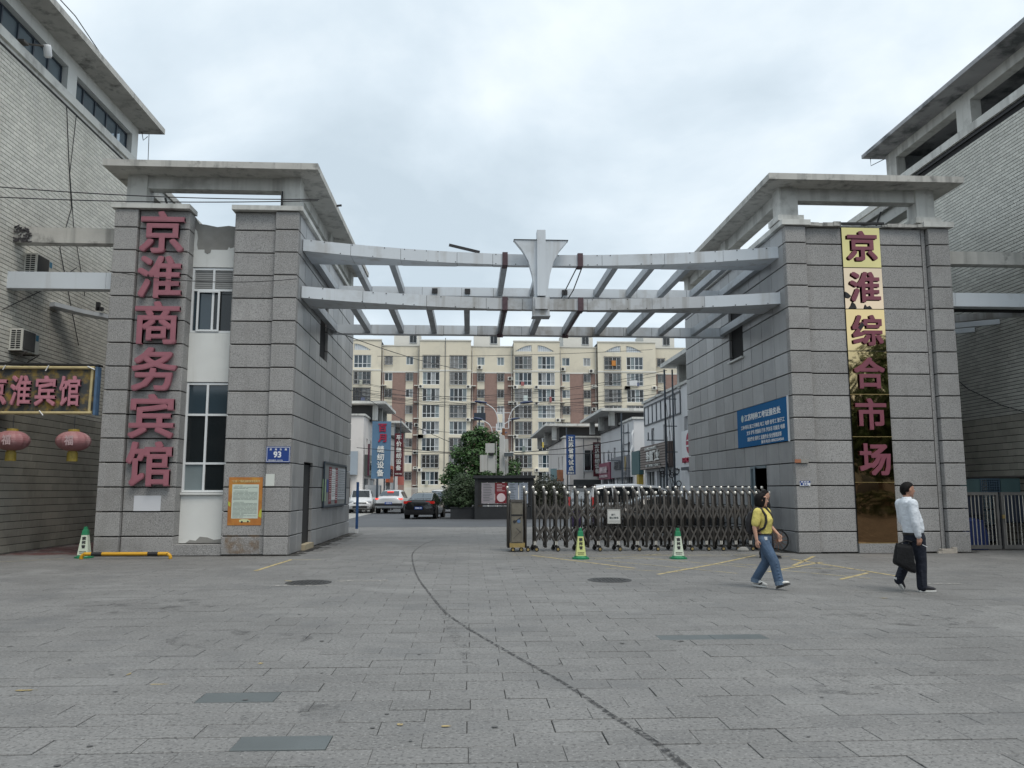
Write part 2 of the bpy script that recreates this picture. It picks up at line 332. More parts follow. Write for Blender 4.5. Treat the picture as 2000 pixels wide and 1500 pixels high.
# ---------------------------------------------------------------- cladding
def rects_minus(rs,h):
    o=[]
    for a,b,c,d in rs:
        p,q,s,u=h
        if q<=a+.01 or p>=b-.01 or u<=c+.01 or s>=d-.01: o.append((a,b,c,d)); continue
        if p>a+.03: o.append((a,p,c,d))
        if q<b-.03: o.append((q,b,c,d))
        lo,hi=max(a,p),min(b,q)
        if s>c+.03: o.append((lo,hi,c,s))
        if u<d-.03: o.append((lo,hi,u,d))
    return o
def clad(parent,face,at,cuts,zs,m,holes=(),dep=.09,gx=.018,gz=.026,ch=.008,stag=False,name='stone_block'):
    """stone pieces on a wall; cuts: joints along the wall, zs: course joints, at: the outer plane"""
    for k in range(len(zs)-1):
        cc=cuts
        if stag and k%2: cc=[cuts[0]]+[(cuts[i]+cuts[i+1])/2 for i in range(len(cuts)-1)]+[cuts[-1]]
        for i in range(len(cc)-1):
            rs=[(cc[i],cc[i+1],zs[k],zs[k+1])]
            for h in holes: rs=rects_minus(rs,h)
            for a,b,c,d in rs:
                me=block_mesh(b-a-gx,dep,d-c-gz,ch,m,name)
                j=rnd.uniform(-.003,.003); u,z=(a+b)/2,(c+d)/2
                if face=='-y': l,r=(u,at+dep+j,z),(0,0,0)
                elif face=='+x': l,r=(at-dep+j,u,z),(0,0,R(90))
                else: l,r=(at+dep+j,u,z),(0,0,R(-90))
                place(name,me,parent,Vector(l)-parent.location,r)
def frame_win(parent,x0,x1,y,z0,z1,vs,hs,m,gl,fw=.06,dep=.08,face='-y',name='window',panes=None):
    """window in plane y: frame with bars at vs (x) and hs (z), one pane for each field"""
    b=MB()
    xs=[x0]+list(vs)+[x1]; zs=[z0]+list(hs)+[z1]
    for i,x in enumerate(xs):
        c=x+(fw/2 if i==0 else -fw/2 if i==len(xs)-1 else 0); b.box(c-fw/2,c+fw/2,y,y+dep,z0,z1)
    for i,z in enumerate(zs):
        c=z+(fw/2 if i==0 else -fw/2 if i==len(zs)-1 else 0); b.box(x0+fw,x1-fw,y+.003,y+dep-.003,c-fw/2,c+fw/2)
    w=part(name,b,m,parent)
    k=0
    for i in range(len(xs)-1):
        for j in range(len(zs)-1):
            g=gl[k%len(gl)] if isinstance(gl,(list,tuple)) else gl; k+=1
            part('pane',MB().box(xs[i]+.01,xs[i+1]-.01,y+dep*.55,y+dep*.7,zs[j]+.01,zs[j+1]-.01),g,w)
    return w
def roof_ring(parent,X0,X1,Y0,Y1,x0,x1,y0,y1,cols,ybs):
    z=9.9
    b=MB().box(X0,X1,Y0,y0,z,z+.17).box(X0,X1,y1,Y1,z,z+.17).box(X0,x0,y0,y1,z,z+.17).box(x1,X1,y0,y1,z,z+.17)
    part('roof_slab',b,CONCW,parent)
    for xc in cols:
        for yb in ybs:
            c=MB().box(xc-.255,xc+.255,yb,yb+.5,9.06,9.9); part('column',c,CONC,parent)
            part('column_pad',MB().box(xc-.36,xc+.36,yb-.12,yb+.62,8.92,9.08),CONC,parent)
    zz=(9.56,9.9)
    for yb in (ybs[0],ybs[-1]): part('ring_beam',MB().box(cols[0]+.255,cols[1]-.255,yb+.08,yb+.42,*zz),CONC,parent)
    for xc in cols:
        for a,b2 in zip(ybs,ybs[1:]): part('ring_beam',MB().box(xc-.17,xc+.17,a+.5,b2,*zz),CONC,parent)
# ---------------------------------------------------------------- left gate tower
LT=thing('gate_tower','left grey granite gate tower, with tall windows in a white strip','tower',(-6.9,26,0))
zsL=[0,.47]+[.47+.61*k for k in range(1,14)]+[8.9]
b=MB().box(-9.17,-7.42,20.98,31.1,0,8.6).box(-7.42,-6.18,21.42,31.1,0,8.55).box(-6.18,-4.6,20.98,31.1,0,8.6)
# parapets stand on the core
b.box(-9.17,-7.4,20.98,21.3,8.6,8.9).box(-6.2,-4.6,20.98,21.3,8.6,8.9).box(-4.85,-4.6,21.3,31.1,8.6,8.9).box(-9.17,-8.9,21.3,31.1,8.6,8.9).box(-8.9,-4.85,30.85,31.1,8.6,8.9)
part('wall_core',b,MORT,LT)
clad(LT,'-y',20.80,[-9.26,-8.66],zsL,GRAN,gz=.03,gx=.012,ch=.012,dep=.18)
clad(LT,'-y',20.92,[-8.655,-7.40],zsL,GRAN,gz=.03,gx=.012,ch=.012)
clad(LT,'-y',20.92,[-6.20,-5.135],zsL,GRAN,gz=.03,gx=.012,ch=.012)
clad(LT,'-y',20.80,[-5.13,-4.52],zsL,GRAN,gz=.03,gx=.012,ch=.012,dep=.18)
clad(LT,'+x',-7.38,[20.93,21.45],zsL,GRAN,dep=.06); clad(LT,'-x',-6.21,[20.93,21.45],zsL,GRAN,dep=.06)
cutL=[20.98,21.75]+[21.75+.93*k for k in range(1,11)]
HL=[(22.45,23.75,-.1,2.37),(24.2,25.5,5.62,7.35)]
clad(LT,'+x',-4.51,cutL,zsL,GRANP,HL)
clad(LT,'-x',-9.27,[20.98+1.26*k for k in range(9)],zsL,GRANP)
part('coping',MB().box(-9.34,-7.34,20.74,21.36,8.905,9.03).box(-6.26,-4.42,20.74,21.36,8.905,9.03).box(-4.92,-4.42,21.36,31.2,8.905,9.03).box(-9.34,-8.84,21.36,31.2,8.905,9.03),CONC,LT)
# white strip with windows
for z0,z1 in ((.28,1.5),(4.42,5.72),(7.5,7.98)): part('white_wall_panel',MB().box(-7.38,-6.22,21.33,21.42,z0,z1),RENDW,LT)
# broken plaster: ragged white edge round the bare patch, and at the foot
bare=MB().ext([(-7.38,7.98),(-6.22,7.98),(-6.22,8.62),(-6.5,8.66),(-6.8,8.62),(-7.1,8.68),(-7.28,8.7),(-7.38,8.86)],21.36,21.42)
part('bare_plaster',bare,RENDG,LT)
edge=MB().ext([(-7.379,7.975),(-7.379,8.55),(-7.33,8.5),(-7.29,8.3),(-7.31,8.12),(-7.28,7.975)],21.325,21.36).ext([(-6.221,7.975),(-6.221,8.42),(-6.30,8.38),(-6.32,8.3),(-6.26,8.24),(-6.33,8.1),(-6.31,8.06),(-6.42,8.02),(-6.46,8.06),(-6.5,7.975)],21.325,21.36)
part('plaster_edge',edge,RENDW,LT)
part('bare_plaster',MB().ext([(-7.2,.285),(-7.1,.36),(-6.95,.34),(-6.85,.44),(-6.66,.42),(-6.5,.36),(-6.3,.38),(-6.25,.285)],21.322,21.329).ext([(-7.1,7.99),(-6.92,7.99),(-6.94,7.9),(-7.02,7.86),(-7.09,7.9)],21.322,21.329),RENDG,LT)
part('plinth_block',MB().box(-7.39,-6.21,20.95,21.42,0,.26),GRAN,LT)
part('window_sill',MB().box(-7.39,-6.21,21.26,21.42,1.5,1.55),RENDW,LT)
frame_win(LT,-7.38,-6.22,21.35,1.56,4.40,[-6.84],[2.3,3.56],FRAME,[GLASSL,GLASS,GLASSB,GLASS,GLASS,GLASSB],.055)
BLIND=mat('roller_blind',(.36,.36,.35),.6,var=.08)
w=frame_win(LT,-7.38,-6.22,21.35,5.73,7.48,[-6.82],[6.88],FRAME,[GLASSB,BLIND,GLASS,BLIND],.055)
sl_=MB()
for k in range(9): sl_.box(-7.31,-6.86,21.385,21.395,6.93+.055*k,6.95+.055*k).box(-6.78,-6.28,21.385,21.395,6.93+.055*k,6.95+.055*k)
part('blind_slat',sl_,mat('blind_edge',(.2,.2,.2),.7),w,kind='stuff')
fr=MB().box(-7.22,-7.17,21.31,21.35,5.76,6.86).box(-6.68,-6.63,21.31,21.35,5.76,6.86).box(-7.17,-6.68,21.312,21.348,5.76,5.81).box(-7.17,-6.68,21.312,21.348,6.81,6.86)
part('sliding_sash',fr,FRAME,w)
# side door and window
part('door_recess',MB().box(-4.84,-4.6,22.45,22.5,0,2.37).box(-4.84,-4.6,23.7,23.75,0,2.37).box(-4.84,-4.6,22.5,23.7,2.33,2.37),GRANP,LT)
dr=part('door',MB().box(-4.80,-4.76,22.5,23.7,.16,2.33),mat('door_bronze',(.10,.085,.07),.45,metal=.3),LT)
part('door_leaf',MB().box(-4.76,-4.74,22.55,23.08,.2,2.28).box(-4.76,-4.74,23.12,23.65,.2,2.28),mat('door_bronze_leaf',(.075,.065,.055),.35,metal=.4),dr)
part('door_handle',MB().tube([(-4.70,23.05,1.0),(-4.70,23.05,1.3)],.012),STEELL,dr)
part('door_step',MB().box(-4.85,-4.42,22.5,23.7,0,.15),mat('step_beige',(.42,.36,.25),.8,var=.15,vs=3),LT)
sw=MB().box(-4.72,-4.66,24.22,24.28,5.64,7.33).box(-4.72,-4.66,25.42,25.48,5.64,7.33).box(-4.72,-4.66,24.82,24.88,5.64,7.33).box(-4.72,-4.66,24.28,25.42,5.64,5.7).box(-4.72,-4.66,24.28,25.42,7.27,7.33)
sw=part('window',sw,FRAME,LT); part('pane',MB().box(-4.72,-4.70,24.25,25.45,5.67,7.3),GLASSB,sw)
roof_ring(LT,-9.47,-4.0,20.4,31.2,-8.6,-5.03,21.5,30.5,(-8.82,-4.81),(21.0,25.75,30.45))
TARP=mat('roof_debris',(.25,.24,.22),.9,var=.5,vs=4)
db=MB()
for k in range(26):
    p=Vector((rnd.uniform(-5.6,-4.9),rnd.uniform(22.6,25.2),8.62)); q=p+Vector((rnd.uniform(-.4,.4),rnd.uniform(-.5,.5),rnd.uniform(.02,.5))); db.bar(p,q,rnd.uniform(.03,.16),.03)
part('roof_debris',db,TARP,LT,kind='stuff')
part('steel_rod',MB().bar((-8.05,21.3,8.95),(-8.17,21.25,9.36),.045,.045),BLK,LT)
part('steel_rod',MB().bar((-5.02,20.95,8.95),(-5.02,20.96,9.5),.035,.035),BLK,LT)
part('steel_rod',MB().bar((-4.0,23.4,10.0),(-3.85,23.4,10.02),.05,.05),BLK,LT)
# ---------------------------------------------------------------- right gate tower
RT=thing('gate_tower','right grey granite gate tower carrying the tall mirror gold sign','tower',(10.8,26,0))
zsR=[0,.54]+[.54+.595*k for k in range(1,14)]+[8.75]
b=MB().box(8.6,13.0,20.98,31.1,0,8.45).box(8.6,13.0,20.98,21.25,8.45,8.75).box(8.6,8.85,21.25,31.1,8.45,8.75).box(12.75,13.0,21.25,31.1,8.45,8.75).box(8.85,12.75,30.85,31.1,8.45,8.75)
part('wall_core',b,MORT,RT)
clad(RT,'-y',20.80,[8.50,9.08],zsR,GRAN,gz=.03,gx=.012,ch=.012,dep=.18)
clad(RT,'-y',20.92,[9.085,10.12],zsR,GRAN,gz=.03,gx=.012,ch=.012)
clad(RT,'-y',20.92,[11.18,12.36],zsR,GRAN,gz=.03,gx=.012,ch=.012)
clad(RT,'-y',20.80,[12.5,13.09],zsR,GRAN,gz=.03,gx=.012,ch=.012,dep=.18)
part('groove_strip',MB().box(12.38,12.48,20.945,21.0,0,8.75),GRAN,RT)
part('plinth_block',MB().box(10.13,11.17,20.86,20.98,0,.24),GRAN,RT)
cutR=[20.98,21.9]+[21.9+.92*k for k in range(1,11)]
HR=[(22.88,24.2,-.1,2.32),(24.45,25.75,5.76,7.5)]
clad(RT,'-x',8.50,cutR,zsR,GRANP,HR)
clad(RT,'+x',13.1,[20.98+1.26*k for k in range(9)],zsR,GRANP)
PEEL=mat('coping_peeling',(.50,.49,.46),.85,var=.2,vs=3,grime=[((.10,.10,.10),.9,4,.5)])
part('coping',MB().box(8.40,8.90,21.3,31.2,8.755,8.9).box(12.7,13.2,21.3,31.2,8.755,8.9).box(8.40,9.2,20.72,21.3,8.755,8.9).box(12.36,13.2,20.72,21.3,8.755,8.9),CONC,RT)
pe=MB()
x=9.2
while x<12.3:
    w=rnd.uniform(.12,.3); x2=min(x+w,12.36)
    if not (10.0<x<11.2): pe.box(x,x2,20.80+rnd.uniform(-.04,.03),21.3,8.755,8.82+rnd.uniform(0,.06))
    else: pe.box(x,x2,20.88,21.3,8.755,8.80)
    x=x2
part('peeling_coping',pe,PEEL,RT)
roof_ring(RT,7.98,13.37,20.4,31.2,9.08,12.3,21.5,30.5,(8.73,12.6),(21.0,25.75,30.45))
sw=MB().box(8.66,8.72,24.47,24.53,5.78,7.48).box(8.66,8.72,25.67,25.73,5.78,7.48).box(8.66,8.72,25.07,25.13,5.78,7.48).box(8.66,8.72,24.53,25.67,5.78,5.84).box(8.66,8.72,24.53,25.67,7.42,7.48)
sw=part('window',sw,FRAME,RT); part('pane',MB().box(8.70,8.72,24.5,25.7,5.81,7.45),GLASSB,sw); part('sill',MB().box(8.42,8.6,24.42,25.78,5.70,5.76),RENDW,RT)
part('door_opening',MB().box(8.6,8.62,22.88,24.2,0,2.32),mat('dark_interior',(.008,.008,.009),.9),RT)
dr=part('door',MB().bar((8.62,24.1,1.15),(8.40,23.62,1.15),.05,2.3),mat('door_bluegrey',(.20,.26,.29),.4,var=.1),RT)
part('door_frame',MB().box(8.48,8.6,24.12,24.19,0,2.32).box(8.48,8.6,22.89,24.12,2.25,2.32),mat('door_frame_bluegrey',(.15,.19,.21),.5),RT)
part('steel_rod',MB().bar((11.25,21.2,8.85),(11.4,21.15,9.3),.045,.045).bar((10.05,20.85,8.84),(11.3,20.85,8.86),.07,.06),BLK,RT)
# ---------------------------------------------------------------- pergola between the towers
PG=thing('entrance_pergola','pale metal pergola bridging the two granite towers above the entrance','pergola',(2,22.4,6.7))
fy=lambda x:22.40-1.12*((x-2)/6.5)**2
def front_beam(z0,z1,m,seed):
    q=random.Random(seed); X0,X1=-4.50,8.50
    k=26; fr=[(X0+(X1-X0)*i/k,fy(X0+(X1-X0)*i/k)+.012) for i in range(k+1)]
    core=part('front_beam',MB().prism(fr+[(X1,22.6),(X0,22.6)],z0+.012,z1-.012),MORT,PG)
    x=X0
    while x<X1-.05:
        x2=min(x+q.uniform(1.0,1.9),X1)
        if X1-x2<.6: x2=X1
        n_=5; a,b2=x+.005,x2-.005; P=[(a+(b2-a)*i/n_,fy(a+(b2-a)*i/n_)) for i in range(n_+1)]
        j=q.uniform(-.006,.006); part('cladding_panel',MB().prism([(u,v+j) for u,v in P]+[(b2,22.612),(a,22.612)],z0+j,z1+j*.5),m if not isinstance(m,list) else m[0 if x<-2.2 or x2>8.4 else 1],core)
        x=x2
front_beam(7.98,8.30,ALU,3); front_beam(6.69,7.01,[ALU,ALUD],5)
def rear_beam(z0,z1,m,seed):
    q=random.Random(seed); X0,X1=-4.50,8.50
    core=part('rear_beam',MB().box(X0,X1,26.212,26.488,z0+.01,z1-.01),MORT,PG); x=X0
    while x<X1-.05:
        x2=min(x+q.uniform(.9,1.7),X1)
        if X1-x2<.5: x2=X1
        j=q.uniform(-.006,.006); part('cladding_panel',MB().box(x+.005,x2-.005,26.2+j,26.5,z0+j,z1),m if not isinstance(m,list) else m[1 if -.8<x<4.6 else 0],core); x=x2
rear_beam(7.99,8.28,ALU,11); rear_beam(6.69,6.99,[ALU,ALUD],12)
RIBD=mat('rib_aluminium_dark',(.42,.45,.48),.5,var=.1,grime=[((.2,.2,.2),.5,1.5,.5)])  # aluminium darker than the beam panels, on every face
for k in range(-6,7):
    x=2.05+1.077*k
    if abs(x-2)>6.48: x=-4.41 if x<2 else 8.41
    w=.085
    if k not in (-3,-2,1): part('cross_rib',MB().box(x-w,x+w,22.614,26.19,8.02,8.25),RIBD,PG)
    else: part('rib_hole_patch',MB().box(x-.09,x+.09,26.13,26.19,8.06,8.22),BLK,PG)  # black block painting in the dark hole left by a missing rib
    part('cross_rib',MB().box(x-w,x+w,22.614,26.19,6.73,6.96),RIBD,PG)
for k in (-1,1):
    x=2.05+1.077*k
    for z0,z1 in ((7.96,8.34),(6.66,7.04)):
        y=fy(x); part('steel_bracket',MB().box(x-.075,x+.075,y-.05,22.7,z0,z1),PURP,PG)
    part('hanging_rod',MB().tube([(x,22.72,6.70),(x,26.1,6.66)],.03,6),PURP,PG); part('bracket_plate',MB().box(x-.1,x+.1,26.1,26.19,6.6,6.7),PURP,PG)
part('loose_wire',MB().tube([(3.05,22.6,7.97),(3.0,25,7.9),(3.02,26.15,7.95)],.018,5).tube([(3.2,22.6,7.97),(3.2,24.5,7.8),(3.08,26.15,7.66)],.018,5),WIRE,PG)
part('loose_bar',MB().bar((-.62,22.25,8.50),(.25,22.35,8.33),.06,.07),BLK,PG)
# flared emblem on the middle of the front beams
yE=21.98
R_=[(.175,6.46),(.18,6.95),(.2,7.25),(.25,7.6),(.36,8.0),(.52,8.30),(.76,8.60)]
prof=[(2.0-.03+x,z) for x,z in R_]; L_=[(2.0-.03-x,z) for x,z in R_]
em=part('emblem',MB().ext(prof+L_[::-1],yE,yE+.22),ALU,PG)
part('emblem_post',MB().box(1.85,2.09,yE-.12,yE,6.97,8.86).box(1.85,2.09,yE,yE+.22,8.605,8.86),ALU,em)
part('emblem_rim',MB().bar((1.2,yE+.1,8.605),(1.85,yE+.1,8.605),.24,.015).bar((2.09,yE+.1,8.605),(2.74,yE+.1,8.605),.24,.015),BLK,em)
part('emblem_foot',MB().box(1.74,2.20,yE-.03,yE+.4,6.44,6.95).box(1.79,2.15,yE-.10,yE-.03,6.6,6.93),ALUD,em)
part('emblem_base_plate',MB().box(1.72,2.22,yE-.04,yE+.4,6.41,6.44),RIBD,em)

# fixings along the beams
bl=MB(); q=random.Random(77)
for z0,z1 in ((7.98,8.30),(6.69,7.01)):
    x=-4.3
    while x<8.4:
        for z in (z0+.025,z1-.025):
            if q.random()<.6: y=fy(x)-.012; bl.box(x-.012,x+.012,y,y+.03,z-.012,z+.012)
        x+=q.uniform(.25,.6)
part('bolt',bl,BLK,PG,kind='stuff')
RUSTS=mat('rust_stain',(.26,.15,.06),.9,var=.3,vs=5,alpha=(2.2,.46,.4))
part('rust_stain',MB().add([(-6.1,20.912,.04),(-5.25,20.912,.04),(-5.25,20.912,.5),(-6.1,20.912,.5)],[(0,1,2,3)]),RUSTS,LT)
REDP=mat('paint_red_faded',(.20,.075,.07),.9,var=.2,vs=3,alpha=(1.6,.40,.6))
struct(part('faded_red_paint',MB().add([(-11.8,21.2,.004),(-9.4,21.2,.004),(-9.4,30,.004),(-11.8,30,.004)],[(0,1,2,3)]),REDP))
DIRT=mat('gutter_dirt',(.06,.055,.05),.95,var=.3,vs=6,alpha=(5,.40,.75))
for x0,x1,y0,y1 in ((-9.4,-4.3,20.62,20.80),(8.4,13.2,20.62,20.80),(-4.52,-4.3,20.8,31.3),(8.28,8.5,20.8,31.2),(-12,-11.7,16.5,28.4),(15.5,15.8,17.2,30)):
    struct(part('gutter_dirt',MB().add([(x0,y0,.0048),(x1,y0,.0048),(x1,y1,.0048),(x0,y1,.0048)],[(0,1,2,3)]),DIRT))
STAIN=mat('oil_stain',(.05,.05,.052),.6,var=.2,vs=3,alpha=(2.6,.52,.32))
for x,y,w in ((-2.5,9.3,1.6),(3.2,7.0,1.3),(-4.6,12.0,2.2),(5.5,10.4,2.0),(1.2,17,1.8),(-1.2,6.2,.9),(7.5,16.5,2.0)):
    struct(part('oil_stain',MB().add([(x-w/2+.15*w*math.cos(1.3*k)*0+w/2*math.cos(k*.524)*1.0+w/2,y+w*.35*math.sin(k*.524),.0042) for k in range(12)],[tuple(range(12))]),STAIN))
GUM=mat('gum_spot',(.10,.10,.10),.9,var=.2)
gm=MB(); q=random.Random(8)
for k in range(60):
    y=4.3+12*q.random()**1.4; x=q.uniform(-.62,.62)*y; r_=q.uniform(.012,.03)
    gm.add([(x+r_*math.cos(i*1.05),y+r_*math.sin(i*1.05)*.9,.0046) for i in range(6)],[tuple(range(6))])
o=part('gum_spots',gm,GUM); o['kind']='structure'
# ---------------------------------------------------------------- tiled side buildings
def tile_rows(parent,X,face,y0,y1,z0,z1,h,ln,m,limit_y,name='wall_tile',parts=True,seed=1,shift=.5):
    """running bond of tiles; those with centres inside limit_y become parts, the rest one stuff mesh"""
    q=random.Random(seed); far=MB(); s=1 if face=='+x' else -1; z=z0; r=0; cnt=0
    while z<z1-.02:
        hh=min(h,z1-z); y=y0-(ln*shift if r%2 else 0)
        while y<y1:
            a=max(y,y0)+.006; b=min(y+ln,y1)-.006
            if b-a>.03:
                p=q.uniform(-.002,.002); zc=z+hh/2; yc=(a+b)/2
                if parts and limit_y[0]<yc<limit_y[1] and cnt<300:
                    me=block_mesh(b-a,.02,hh-.018,.004,m,name)
                    place(name,me,parent,Vector((X+p*s,yc,zc))-parent.location,(0,0,R(90)*s)); cnt+=1
                else:
                    x1=X+s*(.02+p); x0=X; zA,zB=z+.009,z+hh-.009
                    far.add([(x0,a,zA),(x0,b,zA),(x0,b,zB),(x0,a,zB),(x1,a,zA),(x1,b,zA),(x1,b,zB),(x1,a,zB)],[(4,5,6,7),(0,1,5,4),(1,2,6,5),(2,3,7,6),(3,0,4,7)])
            y+=ln
        z+=hh; r+=1
    part(name,far,m,parent,kind='stuff')
LB=thing('tiled_building','left cream tiled building with a dark ribbon window under a wide flat eave','building',(-14,22,0))
part('wall_core',MB().box(-24,-12,16.5,28.4,0,13.0).box(-24,-12.05,28.4,36,0,12.4),MORT,LB)
tile_rows(LB,-12,'+x',16.5,28.4,0,3.8,.2,.4,TILEL,(19.6,26.4),seed=2)
tile_rows(LB,-12,'+x',16.5,28.4,3.8,12.88,.112,.26,TILE,None,parts=False,seed=3)
part('parapet',MB().box(-12.3,-11.86,16.5,28.46,13.0,13.26).box(-12.3,-11.94,16.5,28.44,12.9,13.0),CONC,LB)
part('drip_groove',MB().box(-12.1,-11.96,16.5,28.42,12.86,12.9),BLK,LB)
# ribbon window storey
b=MB()
for a,c in ((16.5,17.1),(23.3,23.85),(27.9,28.4)): b.box(-12.4,-12.0,a,c,13.26,14.12)
b.box(-12.4,-12.0,16.5,28.4,14.12,14.5)
part('upper_wall',b,RENDW,LB)
part('interior_wall',MB().box(-16,-15.9,16.6,28.4,13,14.5).box(-15.9,-12.4,28.3,28.4,13,14.5).box(-15.9,-12.4,16.5,16.6,13,14.5),BLK,LB)
for a,c,nb in ((17.1,23.3,8),(23.85,27.9,5)):
    f=MB(); st_=(c-a)/nb
    f.box(-12.26,-12.18,a,c,13.26,13.31).box(-12.26,-12.18,a,c,14.07,14.12)
    for i in range(nb+1): y=a+st_*i; f.box(-12.27,-12.17,max(y-.035,a),min(y+.035,c),13.31,14.07)
    w=part('window',f,FRAMED,LB)
    for i in range(nb): part('pane',MB().box(-12.23,-12.215,a+st_*i+.03,a+st_*(i+1)-.03,13.3,14.08),GLASSR,w)
part('roof_slab',MB().box(-24,-11.2,16.1,28.75,14.5,14.7),CONCW,LB)
part('hanging_cable',MB().tube([(-11.95,28.55,14.5),(-11.9,28.6,14.2),(-11.75,28.6,14.35)],.015,5).tube([(-11.75,28.7,14.5),(-11.72,28.7,13.2)],.012,5),WIRE,LB)
part('wall_cable',MB().tube([(-11.97,23.3,12.9),(-11.96,23.6,11.5),(-11.96,24,10),(-11.96,23.5,8.6),(-11.95,25,6)],.012,5).tube([(-11.97,23.9,12.9),(-11.96,23.75,11),(-11.96,24.2,9.5),(-11.96,25.2,7.6)],.01,5).tube([(-11.94,20.9,6.2),(-11.93,22.6,7.1),(-11.93,24.5,8.3)],.013,5),WIRE,LB)
part('roof_wire',MB().tube([(-11.25,18,14.72),(-11.25,22,14.95),(-11.3,24.3,14.72)],.015,5),WIRE,LB)
cm=thing('surveillance_camera','small white surveillance camera on the sill under the dark ribbon window','camera',(-11.8,20.9,13.3))
part('camera_body',MB().lathe([(.09,0),(.1,.05),(.1,.28),(.07,.33)],12,(0,0,0),axis='y').xf(Matrix.Translation((.35,.15,.22))@Matrix.Rotation(R(-70),4,'X')),WHT,cm,loc=(0,0,0),smooth=True)
part('bracket',MB().tube([(-.1,-.3,.05),(.05,-.1,.08),(.32,.12,.16)],.025,6).box(-.15,.05,-.4,-.15,.0,.06),STEEL,cm,loc=(0,0,0))
RB=thing('tiled_building','right grey tiled building with an open loggia under its dark edged eave','building',(18,24,0))
part('wall_core',MB().box(15.8,30,17.2,28.7,0,12.95).box(15.82,30,28.7,42,0,12.4),MORT,RB)
tile_rows(RB,15.8,'-x',17.2,36,0,3.8,.2,.4,TILEL,(21.5,28),seed=5)
tile_rows(RB,15.8,'-x',17.2,42,3.8,12.5,.105,.26,TILEG,None,parts=False,seed=6)
part('parapet',MB().box(15.66,16.1,17.1,28.76,12.78,13.05).box(15.72,16.1,28.76,42,12.5,12.75),CONC,RB)
part('drip_groove',MB().box(15.74,16,17.2,28.72,12.66,12.78),BLK,RB)
b=MB()
for a,c in ((28.0,28.7),(23.5,24.25),(19.0,19.7),(17.2,17.6)): b.box(15.8,16.15,a,c,13.05,13.93)
b.box(15.8,16.15,17.2,28.7,13.93,14.26)
part('loggia_column',b,CONC,RB)
part('loggia_wall',MB().box(18.3,18.4,17.2,28.7,13,14.26).box(16.15,18.3,28.6,28.7,13.0,14.26),mat('loggia_grey',(.50,.52,.54),.9),RB)
part('loggia_floor',MB().box(16.1,18.3,17.2,28.6,12.95,13.04),CONC,RB)
part('roof_slab',MB().box(15.0,30,16.8,29.0,14.26,14.40),mat('eave_dark_edge',(.36,.36,.37),.9,var=.15,grime=[((.07,.08,.085),.85,1.1,.46)]),RB)
part('hanging_cable',MB().tube([(15.3,28.9,14.26),(15.3,28.9,13.95),(15.75,28.7,14.15)],.015,5),WIRE,RB)
part('wall_cable',MB().tube([(15.72,27.2,6.6),(15.72,26,5.8),(15.72,24.6,4.8),(15.72,23,4.1),(15.72,21,3.5)],.013,5),WIRE,RB)
part('wall_pipe',MB().tube([(15.7,20,1.98),(15.7,30,2.0)],.05,8),STEEL,RB)
# beams from the towers to the side buildings
for nm,x0,x1,z0,z1,m,lab,y0 in (('concrete_beam',-12.02,-9.24,8.07,8.48,CONCW,'weathered concrete beam spanning from left tower to the cream tiled wall',21.2),
        ('metal_beam',-12.02,-9.24,6.80,7.24,ALU,'pale metal clad beam below the weathered concrete beam, left of the left tower',21.05),
        ('concrete_beam',13.05,15.82,7.86,8.22,CONCW,'weathered concrete beam from right tower to the grey tiled wall',21.2),
        ('metal_beam',13.05,15.82,6.62,7.0,ALU,'pale metal clad beam below the concrete beam, right of the right tower',21.05)):
    t=thing(nm,lab,'beam',((x0+x1)/2,y0,z0))
    if m is CONCW:
        part('beam_body',MB().box(x0,x1,y0,y0+.32,z0,z1),m,t)
        if x0<0:
            b=MB()
            for k in range(60):
                p=(rnd.uniform(x0+.02,x0+.42),y0-rnd.uniform(0,.02),rnd.uniform(z0,z1)); b.bar(p,(p[0]+rnd.uniform(-.12,.12),p[1]-.02,p[2]+rnd.uniform(-.05,.05)),.02,.03)
            part('broken_concrete',b,mat('rubble_dark',(.07,.065,.07),.95,var=.6,vs=12),t,kind='stuff')
    else:
        part('beam_body',MB().box(x0+.01,x1-.01,y0+.012,y0+.3,z0+.012,z1-.012),MORT,t)
        c=x1-.25 if x0<0 else x0+.25
        for a,d in ((x0,c-.004),(c+.004,x1)): part('cladding_panel',MB().box(a,d,y0,y0+.31,z0,z1),m,t)
t=thing('bent_canopy_beam','bent metal canopy beam sagging between the cream tiled wall and left tower','beam',(-10.6,23.5,6.7))
pts=[(-11.97,23.2),(-11.55,24.1),(-10.9,24.9),(-10.3,25.35),(-9.28,25.5)]
for i in range(len(pts)-1):
    a=Vector((*pts[i],6.86-.02*i)); c=Vector((*pts[i+1],6.84-.02*i)); part('cladding_panel',MB().bar(a,c,.4,.12),ALU,t)
part('brace_rod',MB().tube([(-11.0,24.8,6.8),(-10.0,26.5,5.4)],.03,6).tube([(-10.6,25.1,6.8),(-9.5,27,5.2)],.03,6),BLK,t)
part('junction_box',MB().box(-9.85,-9.3,25.3,25.5,6.9,7.2),ALU,t)
part('hook',MB().box(-11.2,-11.1,24.3,24.4,6.95,7.2).box(-11.15,-11.0,24.3,24.4,6.95,7.05),BLK,t)
t=thing('slatted_canopy','slatted metal canopy behind the pale beam, right of the right tower','canopy',(14.4,23,6.5))
for k in range(3): part('canopy_rib',MB().bar((13.15,23.4+1.2*k,6.62-.02*k),(15.78,21.7+1.2*k,6.62),.16,.2),ALU if k else ALUD,t)
part('edge_beam',MB().box(13.14,15.8,21.5,21.7,6.6,6.9),MORT,t)
